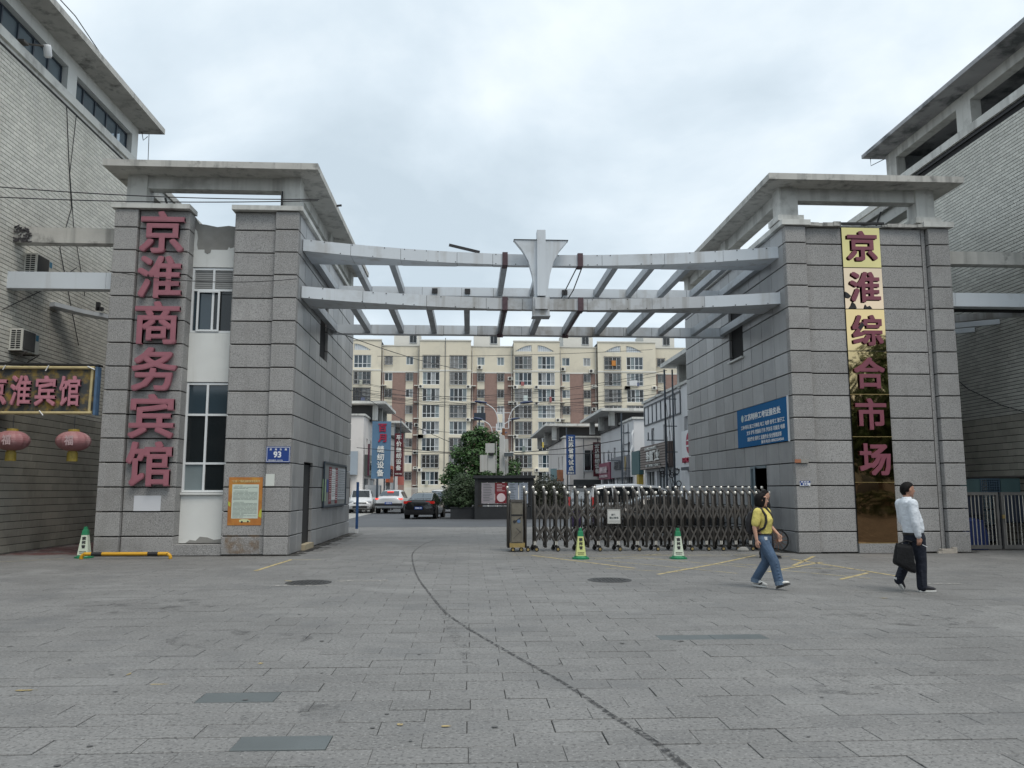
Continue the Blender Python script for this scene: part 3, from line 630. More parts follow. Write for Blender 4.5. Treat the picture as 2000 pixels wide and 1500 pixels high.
# air conditioners on the cream wall
def condenser(x,y,z,label,bracket=True):
    t=thing('air_conditioner',label,'air conditioner',(x,y,z),0,'outdoor units on the tiled wall')
    L_,D,H=.82,.34,.58                       # along y, depth x, height
    CAS=mat('casing_white',(.60,.59,.54),.5,var=.08,streak=((.38,.36,.3),.5,6,.55))
    part('casing',MB().box(0,D,-L_/2,L_/2,0,H),CAS,t,loc=(0,0,0))
    part('fan_grille',MB().box(D,D+.02,-L_/2+.03,L_/2-.25,.04,H-.04),mat('grille_dark',(.045,.045,.045),.6),t,loc=(0,0,0))
    g_=MB()
    for k in range(16): yy=-L_/2+.05+k*.034; g_.box(D+.02,D+.026,yy,yy+.008,.05,H-.05)
    part('grille_wire',g_,mat('grille_wire',(.10,.10,.10),.6),t,loc=(0,0,0),kind='stuff')
    s_=MB()
    for i in range(2):
        for k in range(9): s_.box(.05+i*.13,.05+i*.13+.105,-L_/2-.006,-L_/2+.02,.05+k*.056,.05+k*.056+.034)
    part('side_vent',s_,mat('vent_black',(.01,.01,.01),.9),t,loc=(0,0,0),kind='stuff')
    part('sticker',MB().box(D,D+.004,L_/2-.19,L_/2-.05,H-.22,H-.06),mat('sticker_blue',(.05,.20,.32),.5),t,loc=(0,0,0))
    if bracket: part('bracket',MB().bar((0,-.3,-.02),(.42,-.3,-.02),.035,.035).bar((0,.3,-.02),(.42,.3,-.02),.035,.035).bar((0,-.3,-.3),(.4,-.3,-.03),.025,.025).bar((0,.3,-.3),(.4,.3,-.03),.025,.025),STEEL,t,loc=(0,0,0))
    part('pipe',MB().tube([(.2,L_/2,.1),(.2,L_/2+.12,.1),(.0,L_/2+.15,-.2)],.02,6),WHT,t,loc=(0,0,0))
condenser(-11.97,22.15,7.36,'upper white air conditioner on the cream tiled wall, above the pale metal beam')
condenser(-11.97,21.75,5.22,'lower white air conditioner on the cream tiled wall, above the mottled hotel signboard')
# ---------------------------------------------------------------- hotel signboard and lanterns in the left passage
sg=thing('hotel_signboard','mottled black and yellow hotel signboard with faded pink characters over left passage','sign',(-10.8,20.6,3.5))
MOT=mat('signboard_mottled',(.055,.06,.065),.6,var=.3,vs=3,grime=[((.30,.20,.04),.95,3.0,.47)],streak=((.34,.25,.06),.5,4,.58))
part('board',MB().box(-13.0,-9.42,20.72,20.84,3.52,4.66),MOT,sg)
part('board_edge',MB().box(-9.42,-9.36,20.66,20.86,3.48,4.70),mat('edge_blue',(.07,.13,.22),.6,var=.3,vs=6),sg)
BAM=mat('bamboo_pole',(.46,.38,.20),.6,var=.2,vs=6)
for z in (3.52,4.66): part('bamboo_pole',MB().tube([(-13,20.67,z),(-9.45,20.67,z+.01)],.04,8),BAM,sg)
part('bamboo_pole',MB().tube([(-9.52,20.68,3.5),(-9.5,20.68,4.7)],.035,8),BAM,sg)
part('tie',MB().tube([(-10.55,20.62,4.72),(-10.62,20.62,4.58)],.015,5).tube([(-11.6,20.62,4.72),(-11.66,20.62,4.6)],.015,5).tube([(-10.7,20.62,3.58),(-10.6,20.62,3.46)],.015,5).tube([(-9.6,20.62,4.70),(-9.42,20.62,4.62)],.015,5),WHT,sg)
for c_,x in zip('京淮宾馆',(-11.84,-11.24,-10.64,-10.05)): 
    me,tw,th=text_mesh(c_,.022,.5,PINK,'letter',res=2)
    place('letter',me,sg,Vector((x+.04,20.70,4.08))-sg.location,FACE['-y'],(.5/tw,.76/th,.07))
part('top_sheet',MB().bar((-12.0,20.9,4.8),(-9.4,20.9,4.76),.25,.04),BLK,sg)
LANT=mat('lantern_faded_red',(.30,.135,.14),.55,var=.12,vs=5,grime=[((.42,.28,.28),.6,4,.52)])
GOLDT=mat('lantern_gold',(.30,.22,.035),.5,var=.2,vs=20)
def lantern(x,y,z,label):
    t=thing('red_lantern',label,'lantern',(x,y,z),0,'faded lanterns hanging in the left passage')
    pr=[(.12,.245)]; k=12
    V=MB(); n_=28
    prof=[]
    for i in range(k+1):
        a=math.pi*(i/k)*.86+math.pi*.07; prof.append((.40*math.sin(a)**.9,-.25*math.cos(a)))
    rings=[[(r*(1-.035*(j%2))*math.cos(2*math.pi*j/n_),r*(1-.035*(j%2))*math.sin(2*math.pi*j/n_),zz) for j in range(n_)] for r,zz in prof]
    part('lantern_body',V.loft(rings),LANT,t,smooth=False,loc=(0,0,0))
    part('cap',MB().lathe([(.13,.23),(.13,.29),(.05,.30)],14).lathe([(.10,-.28),(.10,-.22)],14),GOLDT,t,loc=(0,0,0))
    part('tassel',MB().lathe([(.125,-.50),(.12,-.28)],16),GOLDT,t,loc=(0,0,0))
    part('hanging_cord',MB().tube([(0,0,.3),(0,0,.62)],.01,5),WIRE,t,loc=(0,0,0))
    me,tw,th=text_mesh('福',.02,.1,mat('lantern_print',(.45,.32,.33),.6),'print'); place('print',me,t,(.08,-.40,0),(R(90),0,R(8)),(.2/tw,.24/th,.04))
lantern(-9.82,20.62,2.82,'faded red lantern with gold tassel, nearest the granite tower')
lantern(-11.30,20.62,2.83,'faded red lantern with gold tassel, at the left edge by the wall')
# ---------------------------------------------------------------- big letters on the left tower
hs=thing('hotel_letters','tall column of six raised maroon characters on the left granite tower','sign',(-8.0,20.9,5.3))
for i,c_ in enumerate('京淮商务宾馆'):
    zt=8.83-i*1.2; zc=zt-.56
    me,tw,th=text_mesh(c_,.022,.5,MAR,'letter',res=2)
    place('letter',me,hs,Vector((-8.02,20.86,zc))-hs.location,FACE['-y'],(1.12/tw,1.12/th,.10))
LBACK=mat('letter_back',(.03,.03,.035),.7)
# paper notices, number plate, poster
def sheet(name,label,cat,x0,x1,y,z0,z1,m,rot=0):
    t=thing(name,label,cat,((x0+x1)/2,y,(z0+z1)/2)); t.rotation_euler=(0,rot,0)
    w,h=(x1-x0)/2,(z1-z0)/2
    part('sheet',MB().box(-w,w,-.004,.0,-h,h),m,t,loc=(0,0,0)); return t
sheet('blank_notice','blank white notice pasted below the maroon characters on the left tower','notice',-8.38,-7.72,20.912,1.1,1.48,mat('paper_white',(.62,.63,.66),.7,var=.04))
t=sheet('blank_notice','small blank white paper with one rounded corner, beside the orange poster','notice',-5.12,-4.9,20.792,1.72,2.02,mat('paper_cream',(.60,.62,.58),.7,var=.05))
ORG=mat('poster_orange',(.45,.17,.035),.5,var=.3,vs=2.2,grime=[((.55,.30,.05),.7,2.5,.5)])
po=thing('safety_poster','orange safety poster with pale text panel on the left tower','poster',(-5.64,20.914,1.34))
part('sheet',MB().box(-.42,.42,-.004,0,-.6,.6),ORG,po,loc=(0,0,0))
part('text_panel',MB().box(-.33,.33,-.007,-.004,-.43,.42),mat('poster_pale_green',(.55,.62,.55),.6,var=.05),po,loc=(0,0,0))
PRT=mat('print_dark',(.10,.12,.12),.7,var=0)
b=MB()
for k in range(26):
    if k in (3,12): continue
    z=.38-k*.031; x=-.30+(.03 if k in (0,4,13) else 0)
    xe=(.30 if k not in (0,2,4,13,23,25) else rnd.uniform(-.1,.15))
    while x<xe: w=rnd.uniform(.05,.2); b.box(x,min(x+w,xe),-.009,-.007,z-.004,z+.004); x+=w+rnd.uniform(.008,.02)
part('print_lines',b,PRT,po,loc=(0,0,0),kind='stuff')
text('“三合一”场所消防安全告知书',0,-.006,.50,.06,m=mat('print_gold',(.72,.60,.30),.5),parent=po,w=.70,bold=.015)
cb_=MB().ext([(-.12,-.52),(-.13,-.47),(-.05,-.44),(.08,-.45),(.15,-.48),(.14,-.52)],-.007,-.0045); part('printed_car',cb_,mat('poster_car',(.62,.64,.35),.5),po,loc=(0,0,0))
part('printed_wheel',MB().lathe([(.025,0),(.025,.002)],12,(-.06,-.0085,-.515),axis='y').lathe([(.022,0),(.022,.002)],12,(.09,-.0085,-.505),axis='y'),BLK,po,loc=(0,0,0))
part('printed_flash',MB().ext([(.34,-.38),(.42,-.42),(.42,-.18),(.37,-.24)],-.006,-.0042).ext([(-.42,-.1),(-.36,-.14),(-.36,-.04),(-.42,0)],-.006,-.0042),mat('poster_lime',(.50,.50,.06),.5),po,loc=(0,0,0))
PBL=mat('plate_blue',(.012,.045,.22),.4,var=.05)
PW=mat('print_white',(.72,.74,.76),.5,var=0)
pl=thing('house_number_plate','blue house number plate reading 93 on the left tower corner pilaster','number plate',(-4.83,20.785,2.51))
part('plate',MB().box(-.30,.30,-.012,.0,-.20,.20),PBL,pl,loc=(0,0,0))
part('border',MB().box(-.285,.285,-.015,-.012,.175,.185).box(-.285,.285,-.015,-.012,-.185,-.175).box(-.285,-.275,-.015,-.012,-.175,.175).box(.275,.285,-.015,-.012,-.175,.175),PW,pl,loc=(0,0,0))
text('93',-.02,-.013,.0,.155,m=PW,parent=pl,bold=.03)
for c_,x in zip('淮海东路',(-.19,-.06,.06,.19)): text(c_,x,-.013,.128,.055,m=PW,parent=pl,bold=.02)
text('邮政编码 223700',-.06,-.013,-.145,.033,m=PW,parent=pl,w=.36,bold=.01)
# faded graffiti on the pilaster
struct_=MB()
for k in range(4): struct_.box(-5.08,-4.62+rnd.uniform(-.1,0),20.783,20.786,2.86+.05*k,2.868+.05*k)
part('faded_print',struct_,mat('faded_print',(.13,.12,.12),.8,alpha=(20,.5,.7)),LT)
# ---------------------------------------------------------------- notice case on the left side wall
nb=thing('notice_case','framed notice case with red posters on side wall of left tower','notice case',(-4.5,27.5,1.8))
part('frame',MB().box(-4.49,-4.44,25.3,29.75,2.44,2.5).box(-4.49,-4.44,25.3,29.75,1.08,1.14).box(-4.49,-4.44,25.3,25.36,1.14,2.44).box(-4.49,-4.44,29.69,29.75,1.14,2.44),FRAMED,nb)
part('backing',MB().box(-4.495,-4.48,25.36,29.69,1.14,2.44),mat('case_back',(.24,.25,.25),.6),nb)
RED=mat('poster_red',(.20,.02,.03),.5,var=.15,vs=4)
for a,c,m,nm in ((26.25,26.75,RED,'red_poster'),(26.78,27.5,WHT,'white_poster'),(27.5,27.95,RED,'red_poster'),(28.0,29.6,mat('poster_grey',(.42,.44,.47),.6),'grey_poster')):
    z0,z1=(1.18,2.36) if m is RED else (1.3,2.3) if nm=='white_poster' else (1.3,2.36)
    p_=part(nm,MB().box(-4.478,-4.47,a,c,z0,z1),m,nb); b=MB(); z=z1-.1
    while z>z0+.08:
        y=a+.06
        while y<c-.08: w=rnd.uniform(.05,.18); b.box(-4.469,-4.467,y,min(y+w,c-.05),z,z+.022); y+=w+rnd.uniform(.03,.1)
        z-=rnd.uniform(.05,.08)
    part('print_lines',b,PRT if m is not RED else PW,p_,kind='stuff')
part('pasted_leaflet',MB().box(-4.485,-4.475,25.2,25.75,1.28,1.95),mat('leaflet_green',(.36,.50,.30),.6,var=.3,vs=5),nb)
part('pasted_leaflet',MB().box(-4.474,-4.466,25.85,26.15,1.55,1.95),mat('leaflet_blue',(.06,.10,.30),.6),nb)
bp=thing('edge_on_signboard','blue signboard seen edge-on at the far corner of the left tower','sign',(-4.25,31.35,0))
part('board',MB().box(-.045,.045,-.04,.06,.16,1.92),mat('board_blue',(.03,.09,.24),.5,var=.2,vs=5),bp,loc=(0,0,0)); part('foot',MB().box(-.05,.05,-.06,.06,0,.16),WHT,bp,loc=(0,0,0))
# ---------------------------------------------------------------- mirror gold sign on the right tower
ms=thing('market_sign','tall mirror gold strip sign with five maroon characters on the right tower','sign',(10.65,20.9,4.5))
PAN=[(8.75,7.62,(.80,.66,.30)),(7.62,6.47,(.78,.60,.42)),(6.47,5.32,(.76,.58,.30)),(5.32,4.15,(.76,.57,.30)),(4.15,3.02,(.66,.46,.25)),(3.02,1.82,(.62,.42,.22)),(1.82,.25,(.50,.30,.16))]  # lowest panel browned: the ground's reflection is put into its colour
part('backing',MB().box(10.11,11.19,20.905,20.98,.25,8.78),BLK,ms)
for i,(zt,zb,c_) in enumerate(PAN):
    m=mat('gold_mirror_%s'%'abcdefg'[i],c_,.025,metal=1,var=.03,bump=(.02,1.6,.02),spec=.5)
    nn=12; b=MB(); q=random.Random(40+i); tilt=q.uniform(-.004,.004); V=[];F=[]
    for a in range(nn+1):
        for c2 in range(nn+1):
            u,v=a/nn,c2/nn; V.append((10.12+1.06*u,20.885+.003*math.sin(u*3.1+i)*math.sin(v*2.9)+tilt*(v-.5)+.0008*math.sin(v*6+i*2),zb+.006+(zt-zb-.012)*v))
    F=[(a*(nn+1)+c2,(a+1)*(nn+1)+c2,(a+1)*(nn+1)+c2+1,a*(nn+1)+c2+1) for a in range(nn) for c2 in range(nn)]
    part('mirror_panel',b.add(V,F),m,ms,smooth=True)
    part('panel_trim',MB().box(10.12,11.18,20.868,20.9,zb-.008,zb+.006),BRASS if i>2 else MORT,ms)
for c_,z,dx in zip('京淮综合市场',(8.22,7.07,5.88,4.72,3.62,2.42),(0,.02,.02,.0,-.02,.02)):
    me,tw,th=text_mesh(c_,.024,.5,mat('letter_plum',(.22,.062,.09),.5,var=.08,vs=3),'letter',res=2)
    place('letter',me,ms,Vector((10.65+dx,20.855,z))-ms.location,FACE['-y'],(.84/tw,.84/th,.03))
part('torn_film',MB().ext([(10.12,6.95),(10.2,6.9),(10.28,6.82),(10.22,6.76),(10.12,6.78)],20.862,20.866).ext([(10.2,6.48),(10.42,6.48),(10.38,6.6),(10.3,6.66),(10.26,6.56)],20.862,20.866).ext([(10.62,6.48),(10.85,6.48),(10.78,6.56),(10.7,6.53),(10.66,6.6)],20.862,20.866).ext([(10.4,5.95),(10.52,6.1),(10.58,6.02),(10.46,5.88)],20.82,20.824),BLK,ms)
# small plate and lamp on the right tower
rp=thing('address_plate','small blue and white address plate on the right tower pilaster','plate',(8.73,20.785,1.79))
part('plate',MB().box(-.14,.14,-.008,0,-.065,.065),PW,rp,loc=(0,0,0)); part('header',MB().box(-.14,.14,-.011,-.008,.015,.065),PBL,rp,loc=(0,0,0))
b=MB()
for x0,x1,z,h in ((-.11,-.05,.04,.012),(-.03,.02,.04,.012),(.04,.1,.04,.012)): b.box(x0,x1,-.013,-.011,z-h,z+h)
part('print_marks',b,PW,rp,loc=(0,0,0),kind='stuff')
b=MB()
for x0,x1,z,h in ((-.12,-.06,-.02,.03),(-.04,.0,-.015,.012),(.02,.06,-.015,.012),(-.04,.1,-.045,.008)): b.box(x0,x1,-.010,-.008,z-h,z+h)
part('print_marks',b,PBL,rp,loc=(0,0,0),kind='stuff')
br=thing('meter_cover','small weathered orange and grey cover strip on the right tower pilaster','cover',(8.66,20.785,2.37))
part('cover',MB().box(-.18,-.02,-.03,0,-.045,.045),mat('cover_orange',(.36,.15,.08),.6,var=.2,vs=12),br,loc=(0,0,0)); part('cover_end',MB().box(-.02,.18,-.035,0,-.05,.05),mat('cover_grey',(.28,.27,.25),.6,var=.2,vs=12),br,loc=(0,0,0))
# blue exam registration board on the right tower's side
eb=thing('registration_board','large blue registration board with white text on side of the right tower','sign',(8.46,23.05,3.5))
part('board',MB().box(8.45,8.49,21.05,25.1,2.92,4.1),mat('board_sky_blue',(.012,.12,.30),.75,var=.06,spec=.15),eb)
def tx(s,y,z,h,w=None,bold=.02):
    return text(s,8.447-eb.location.x,y-eb.location.y,z-eb.location.z,h,'-x',PW,eb,bold,.002,w)
tx('江苏特种工考证报名处',22.95,3.80,.2,2.9,.035)
tx('工种:塔吊 施工升降机 电工 电焊 信号工 架子工',23.0,3.52,.13,3.5,.022); tx('叉车 铲车 挖掘机 行车 汽车吊 司索员 电梯',22.75,3.33,.13,3.0,.022); tx('高处作业 制冷工 起重作业 安全管理员等',22.85,3.14,.13,2.7,.022); tx('报名电话:18962254566',22.2,3.0,.10,1.7,.022)
part('emblem_badge',MB().lathe([(.11,0),(.11,.004)],18,(8.446,24.6,3.8),axis='x').lathe([(.06,0),(.06,.004)],14,(8.442,24.6,3.8),axis='x'),mat('badge_pale',(.45,.55,.55),.5),eb)
part('board_edge',MB().box(8.443,8.492,21.03,21.05,2.9,4.12),PW,eb)
# ---------------------------------------------------------------- apartment block at the end of the road
CREAM=mat('apartment_cream',(.72,.66,.53),.85,var=.07,vs=.15,grime=[((.48,.45,.38),.5,.25,.5)],streak=((.40,.37,.30),.35,.5,.55))
CREAM2=mat('apartment_pale',(.70,.68,.62),.85,var=.07,vs=.15)
BRK=mat('apartment_brick',(.29,.19,.16),.85,var=.12,vs=3,speck=[(9,.25,(.38,.24,.19),.55)])
GRL=mat('grille_rusty',(.16,.15,.145),.7,var=.2,vs=1)
APT=thing('apartment_block','eight storey cream apartment block with brick strips closing the end of the road','building',(4,136,0))
YB,YR=136.0,137.1
bays=[(-25,-15.04),(-8.57,.13),(7.39,15.31),(21.86,31.9),(38.5,47)]
recs=[(-15.04,-8.57),(.13,7.39),(15.31,21.86),(31.9,38.5)]
b=MB()
for i,(a,c) in enumerate(bays):
    b.box(a,c,YB+.25,150,0,26.75)
for a,c in recs: b.box(a,c,YR+.25,150,0,26.0)
part('wall_core',b,mat('dark_room',(.03,.033,.036),.8),APT)
fb,rb,brk,band,par=MB(),MB(),MB(),MB(),MB()
zt=[24.27-2.8*k for k in range(8)]
wv=random.Random(5)
WM={}
GLC=[GLASS,GLASSB,GLASS,GLASSL]
CUR=mat('curtain_pale',(.30,.31,.31),.25,var=.4,vs=.9,spec=.6)
def win_mesh(kind,w,h,nv,hz):
    key=(kind,round(w,2),round(h,2),nv,tuple(hz))
    if key in WM: return WM[key]
    b=MB(); t=.085 if kind=='f' else .045
    if kind=='f':
        for i in range(nv+1): x=w*i/nv; q=t*1.5 if i==nv//2 and nv>2 else t; x0=min(max(x-q/2,0),w-q); b.box(x0,x0+q,-.05,.05,0,h)
        for z in [0]+list(hz)+[h]: z0=min(max(z-t/2,0),h-t); b.box(0,w,-.045,.045,z0,z0+t)
    else:
        for i in range(nv+1): x=w*i/nv; b.box(x-t/2,x+t/2,-.32,-.28,-.05,h+.05)
        for z in [-.05]+list(hz)+[h+.05]: b.box(-.05,w+.05,-.33,-.27,z-t/2,z+t/2)
        for z in (-.05,h+.05): b.box(-.05,0,-.3,.0,z-.04,z+.04).box(w,w+.05,-.3,.0,z-.04,z+.04)
    WM[key]=b.mesh('window_frame' if kind=='f' else 'grille',FRAME if kind=='f' else GRL); return WM[key]
def awin(x0,x1,y,z0,z1,nv,hz,grille=None,dark=False):
    w,h=x1-x0,z1-z0
    o=place('window',win_mesh('f',w,h,nv,hz) ,APT,Vector((x0,y,z0))-APT.location)
    if dark: o.data=o.data.copy(); o.data.materials[0]=FRAMED
    key=('pane',round(w/nv,3),round(h,2))
    for i in range(nv):
        m=wv.choice(GLC+[CUR])
        k2=key+(m.name,)
        if k2 not in WM: WM[k2]=MB().box(0,w/nv,.05,.07,0,h).mesh('pane',m)
        place('pane',WM[k2],o,(w*i/nv,0,0))
    if grille: place('window_grille',win_mesh('g',w,h,grille,[h*.36,h*.7]),o,(0,0,0))
for bi,(a,c) in enumerate(bays):
    fb=MB()
    pitch=(c-a); cols=[(a+.56,a+3.44),(a+5.15,a+8.03)] if bi==1 else [(a+.2,a+3.1),(a+4.15,a+7.05)] if bi==2 else [(a+1.1,a+3.98),(a+4.95,a+7.83)] if bi==3 else [(a+2.0,a+4.9),(a+5.4,a+8.3)] if bi==0 else [(a+1,a+3.9),(a+5,a+7.9)]
    # front wall as a grid round the openings
    xs=[a]+[v for q in cols for v in q]+[c]
    for i in range(0,len(xs),2): fb.box(xs[i],xs[i+1],YB,YB+.3,0,26.8)
    for x0,x1 in cols:
        zs=[26.8]+[v for z in zt for v in (z,z-2.2)]+[0]
        for k in range(0,len(zs),2):
            if bi in (2,3,0) and k==0: # arched loft openings under the roof
                fb.box(x0,x1,YB,YB+.3,24.27,25.1); fb.box(x0,x1,YB,YB+.3,26.2,26.8)
                L=x0==cols[0][0]; n_=6; P=[]
                for t in range(n_+1): u=t/n_; P.append((x0+(x1-x0)*u,25.1+1.1*(math.sin(u*math.pi/2) if L else math.cos(u*math.pi/2))))
                fb.ext((([(x0,26.2)]+P[:-1]) if L else P[1:])+[(x1,26.2)] if L else [(x0,26.2)]+P[1:]+[(x1,26.2)],YB,YB+.3)
                br_=MB()
                for t in range(9): x=x0+(x1-x0)*(t+.5)/9; br_.box(x-.05,x+.05,YB+.08,YB+.16,25.1,26.2)
                part('loft_bars',br_,FRAME,APT); part('loft_sky_sheet',MB().box(x0,x1,YB+.20,YB+.24,25.1,26.2),mat('loft_painted_sky',(.55,.60,.65),.3),APT)  # opaque sheet, its pale colour painted for the sky behind the bars
            else: fb.box(x0,x1,YB,YB+.3,zs[k+1],zs[k])
        for k,z in enumerate(zt):
            g=wv.random()<.5
            dk=(bi==0 and k==2)
            awin(x0,x1,YB+.12,z-2.2,z,4,[.75,],(13 if g else None),dk)
    part('bay_wall',fb,CREAM,APT)
    band.box(a-.05,c+.05,YB-.06,YB,21.6,21.85); par.box(a-.08,c+.08,YB-.12,YB+.4,26.8,27.0)
for ri,(a,c) in enumerate(recs):
    rb=MB()
    W_=[(a+.5,a+1.85),(c-2.35,c-1.1)] if ri!=1 else [(a+1.1,a+2.35),(c-2.75,c-1.55)]
    xs=[a]+[v for q in W_ for v in q]+[c]
    for i in range(0,len(xs),2):
        rb.box(xs[i],xs[i+1],YR,YR+.3,21.5,26.05); brk.box(xs[i],xs[i+1],YR,YR+.3,0,21.5)
    for x0,x1 in W_:
        zs=[26.05]+[v for z in zt for v in (z-.05,z-1.45)]+[0]
        for k in range(0,len(zs),2): rb.box(x0,x1,YR-.002,YR+.3,zs[k+1],zs[k])
        for k,z in enumerate(zt): awin(x0,x1,YR+.1,z-1.45,z-.05,2,[],(6 if wv.random()<.4 else None))
    part('recess_wall',rb,CREAM,APT,kind='stuff')
    band.box(a,c,YR-.05,YR-.002,21.45,21.7); par.box(a,c,YR-.1,YR+.4,26.05,26.2)
part('brick_strip',brk,BRK,APT); part('string_course',band,CREAM2,APT); part('parapet',par,CREAM2,APT)
for x0,x1 in ((-13.2,-8.9),(.6,5.2),(16.3,21.5),(30.5,36)):
    p_=part('penthouse',MB().box(x0,x1,139,146,26,29.3),CREAM2,APT)
    w=part('window',MB().box(x0+.62*(x1-x0),x0+.62*(x1-x0)+1.3,138.9,139,26.9,28.5),FRAME,p_); 
    b=MB()
    for i in (0,1): b.box(x0+.62*(x1-x0)+.08+.6*i,x0+.62*(x1-x0)+.62+.6*i,138.85,138.9,27,28.4)
    part('opening',b,GLASS,APT)
part('rain_pipe',MB().tube([(-4.22,YB-.08,0),(-4.22,YB-.08,27.3)],.07,6),mat('pipe_grey2',(.2,.2,.19),.7),APT)
uq=random.Random(14)
for k in range(26):
    bi=uq.choice((1,2,3)); a_,c_=bays[bi]; z=zt[uq.randrange(0,8)]-2.2-.62; x=uq.choice((a_+.35,c_-.35,(a_+c_)/2))
    if z<1: continue
    u=part('outdoor_unit',MB().box(x-.42,x+.42,YB-.36,YB-.01,z,z+.56),CREAM2,APT); part('fan',MB().lathe([(.21,0),(.21,.03)],12,(x-.1,YB-.39,z+.28),axis='y'),BLK,u)
for k in range(14):
    bi=uq.choice((1,2,3,0)); a_,c_=bays[bi]; z=zt[uq.randrange(1,8)]-2.2; x=a_+uq.choice((.8,5.2))+uq.uniform(0,1.8)
    part('hanging_laundry',MB().box(x,x+uq.uniform(.35,.7),YB-.33,YB-.29,z-.1,z+uq.uniform(.5,.9)),mat('cloth_k%d'%(k%5),((.6,.6,.62),(.12,.14,.22),(.35,.12,.12),(.5,.5,.42),(.2,.24,.22))[k%5],.8),APT)
# pipes, ledges and outdoor units in the returns between bays and recesses
lg=MB(); pp=MB()
for x,s in ((-15.04,1),(-8.57,-1),(.13,1),(7.39,-1),(15.31,1),(21.86,-1)):
    for z in zt[1:]: lg.box(min(x,x+s*.9),max(x,x+s*.9),YB+.35,YR,z-2.35,z-2.22)
    pp.tube([(x+s*.25,YR-.2,0),(x+s*.25,YR-.2,25.5)],.06,5)
part('unit_ledge',lg,CREAM2,APT,kind='stuff'); part('rain_pipe',pp,CREAM2,APT,kind='stuff')
for x,z in ((-8.9,12.2),(-9.1,7.6),(-9.0,4.9),(1.7,22.1),(6.9,20.2),(16.0,21.9),(20.9,21.6),(21.3,18.9),(20.2,12.3),(7.0,16),(21.3,15.0)):
    u=part('outdoor_unit',MB().box(x-.45,x+.45,YR-.42,YR-.02,z,z+.62),CREAM2,APT); part('fan',MB().lathe([(.24,0),(.24,.03)],14,(x-.1,YR-.45,z+.31),axis='y'),BLK,u)
for x,z,c_ in ((24.2,23.0,(.55,.22,.05)),(27.2,19.6,(.62,.63,.64)),(27.9,19.6,(.62,.63,.64)),(12.2,9.0,(.55,.42,.08)),(9.1,16.9,(.55,.62,.60))):
    part('hanging_laundry',MB().box(x,x+.7,YB-.32,YB-.28,z-.3,z+.6),mat('cloth_%d'%(x*10),c_,.8),APT)
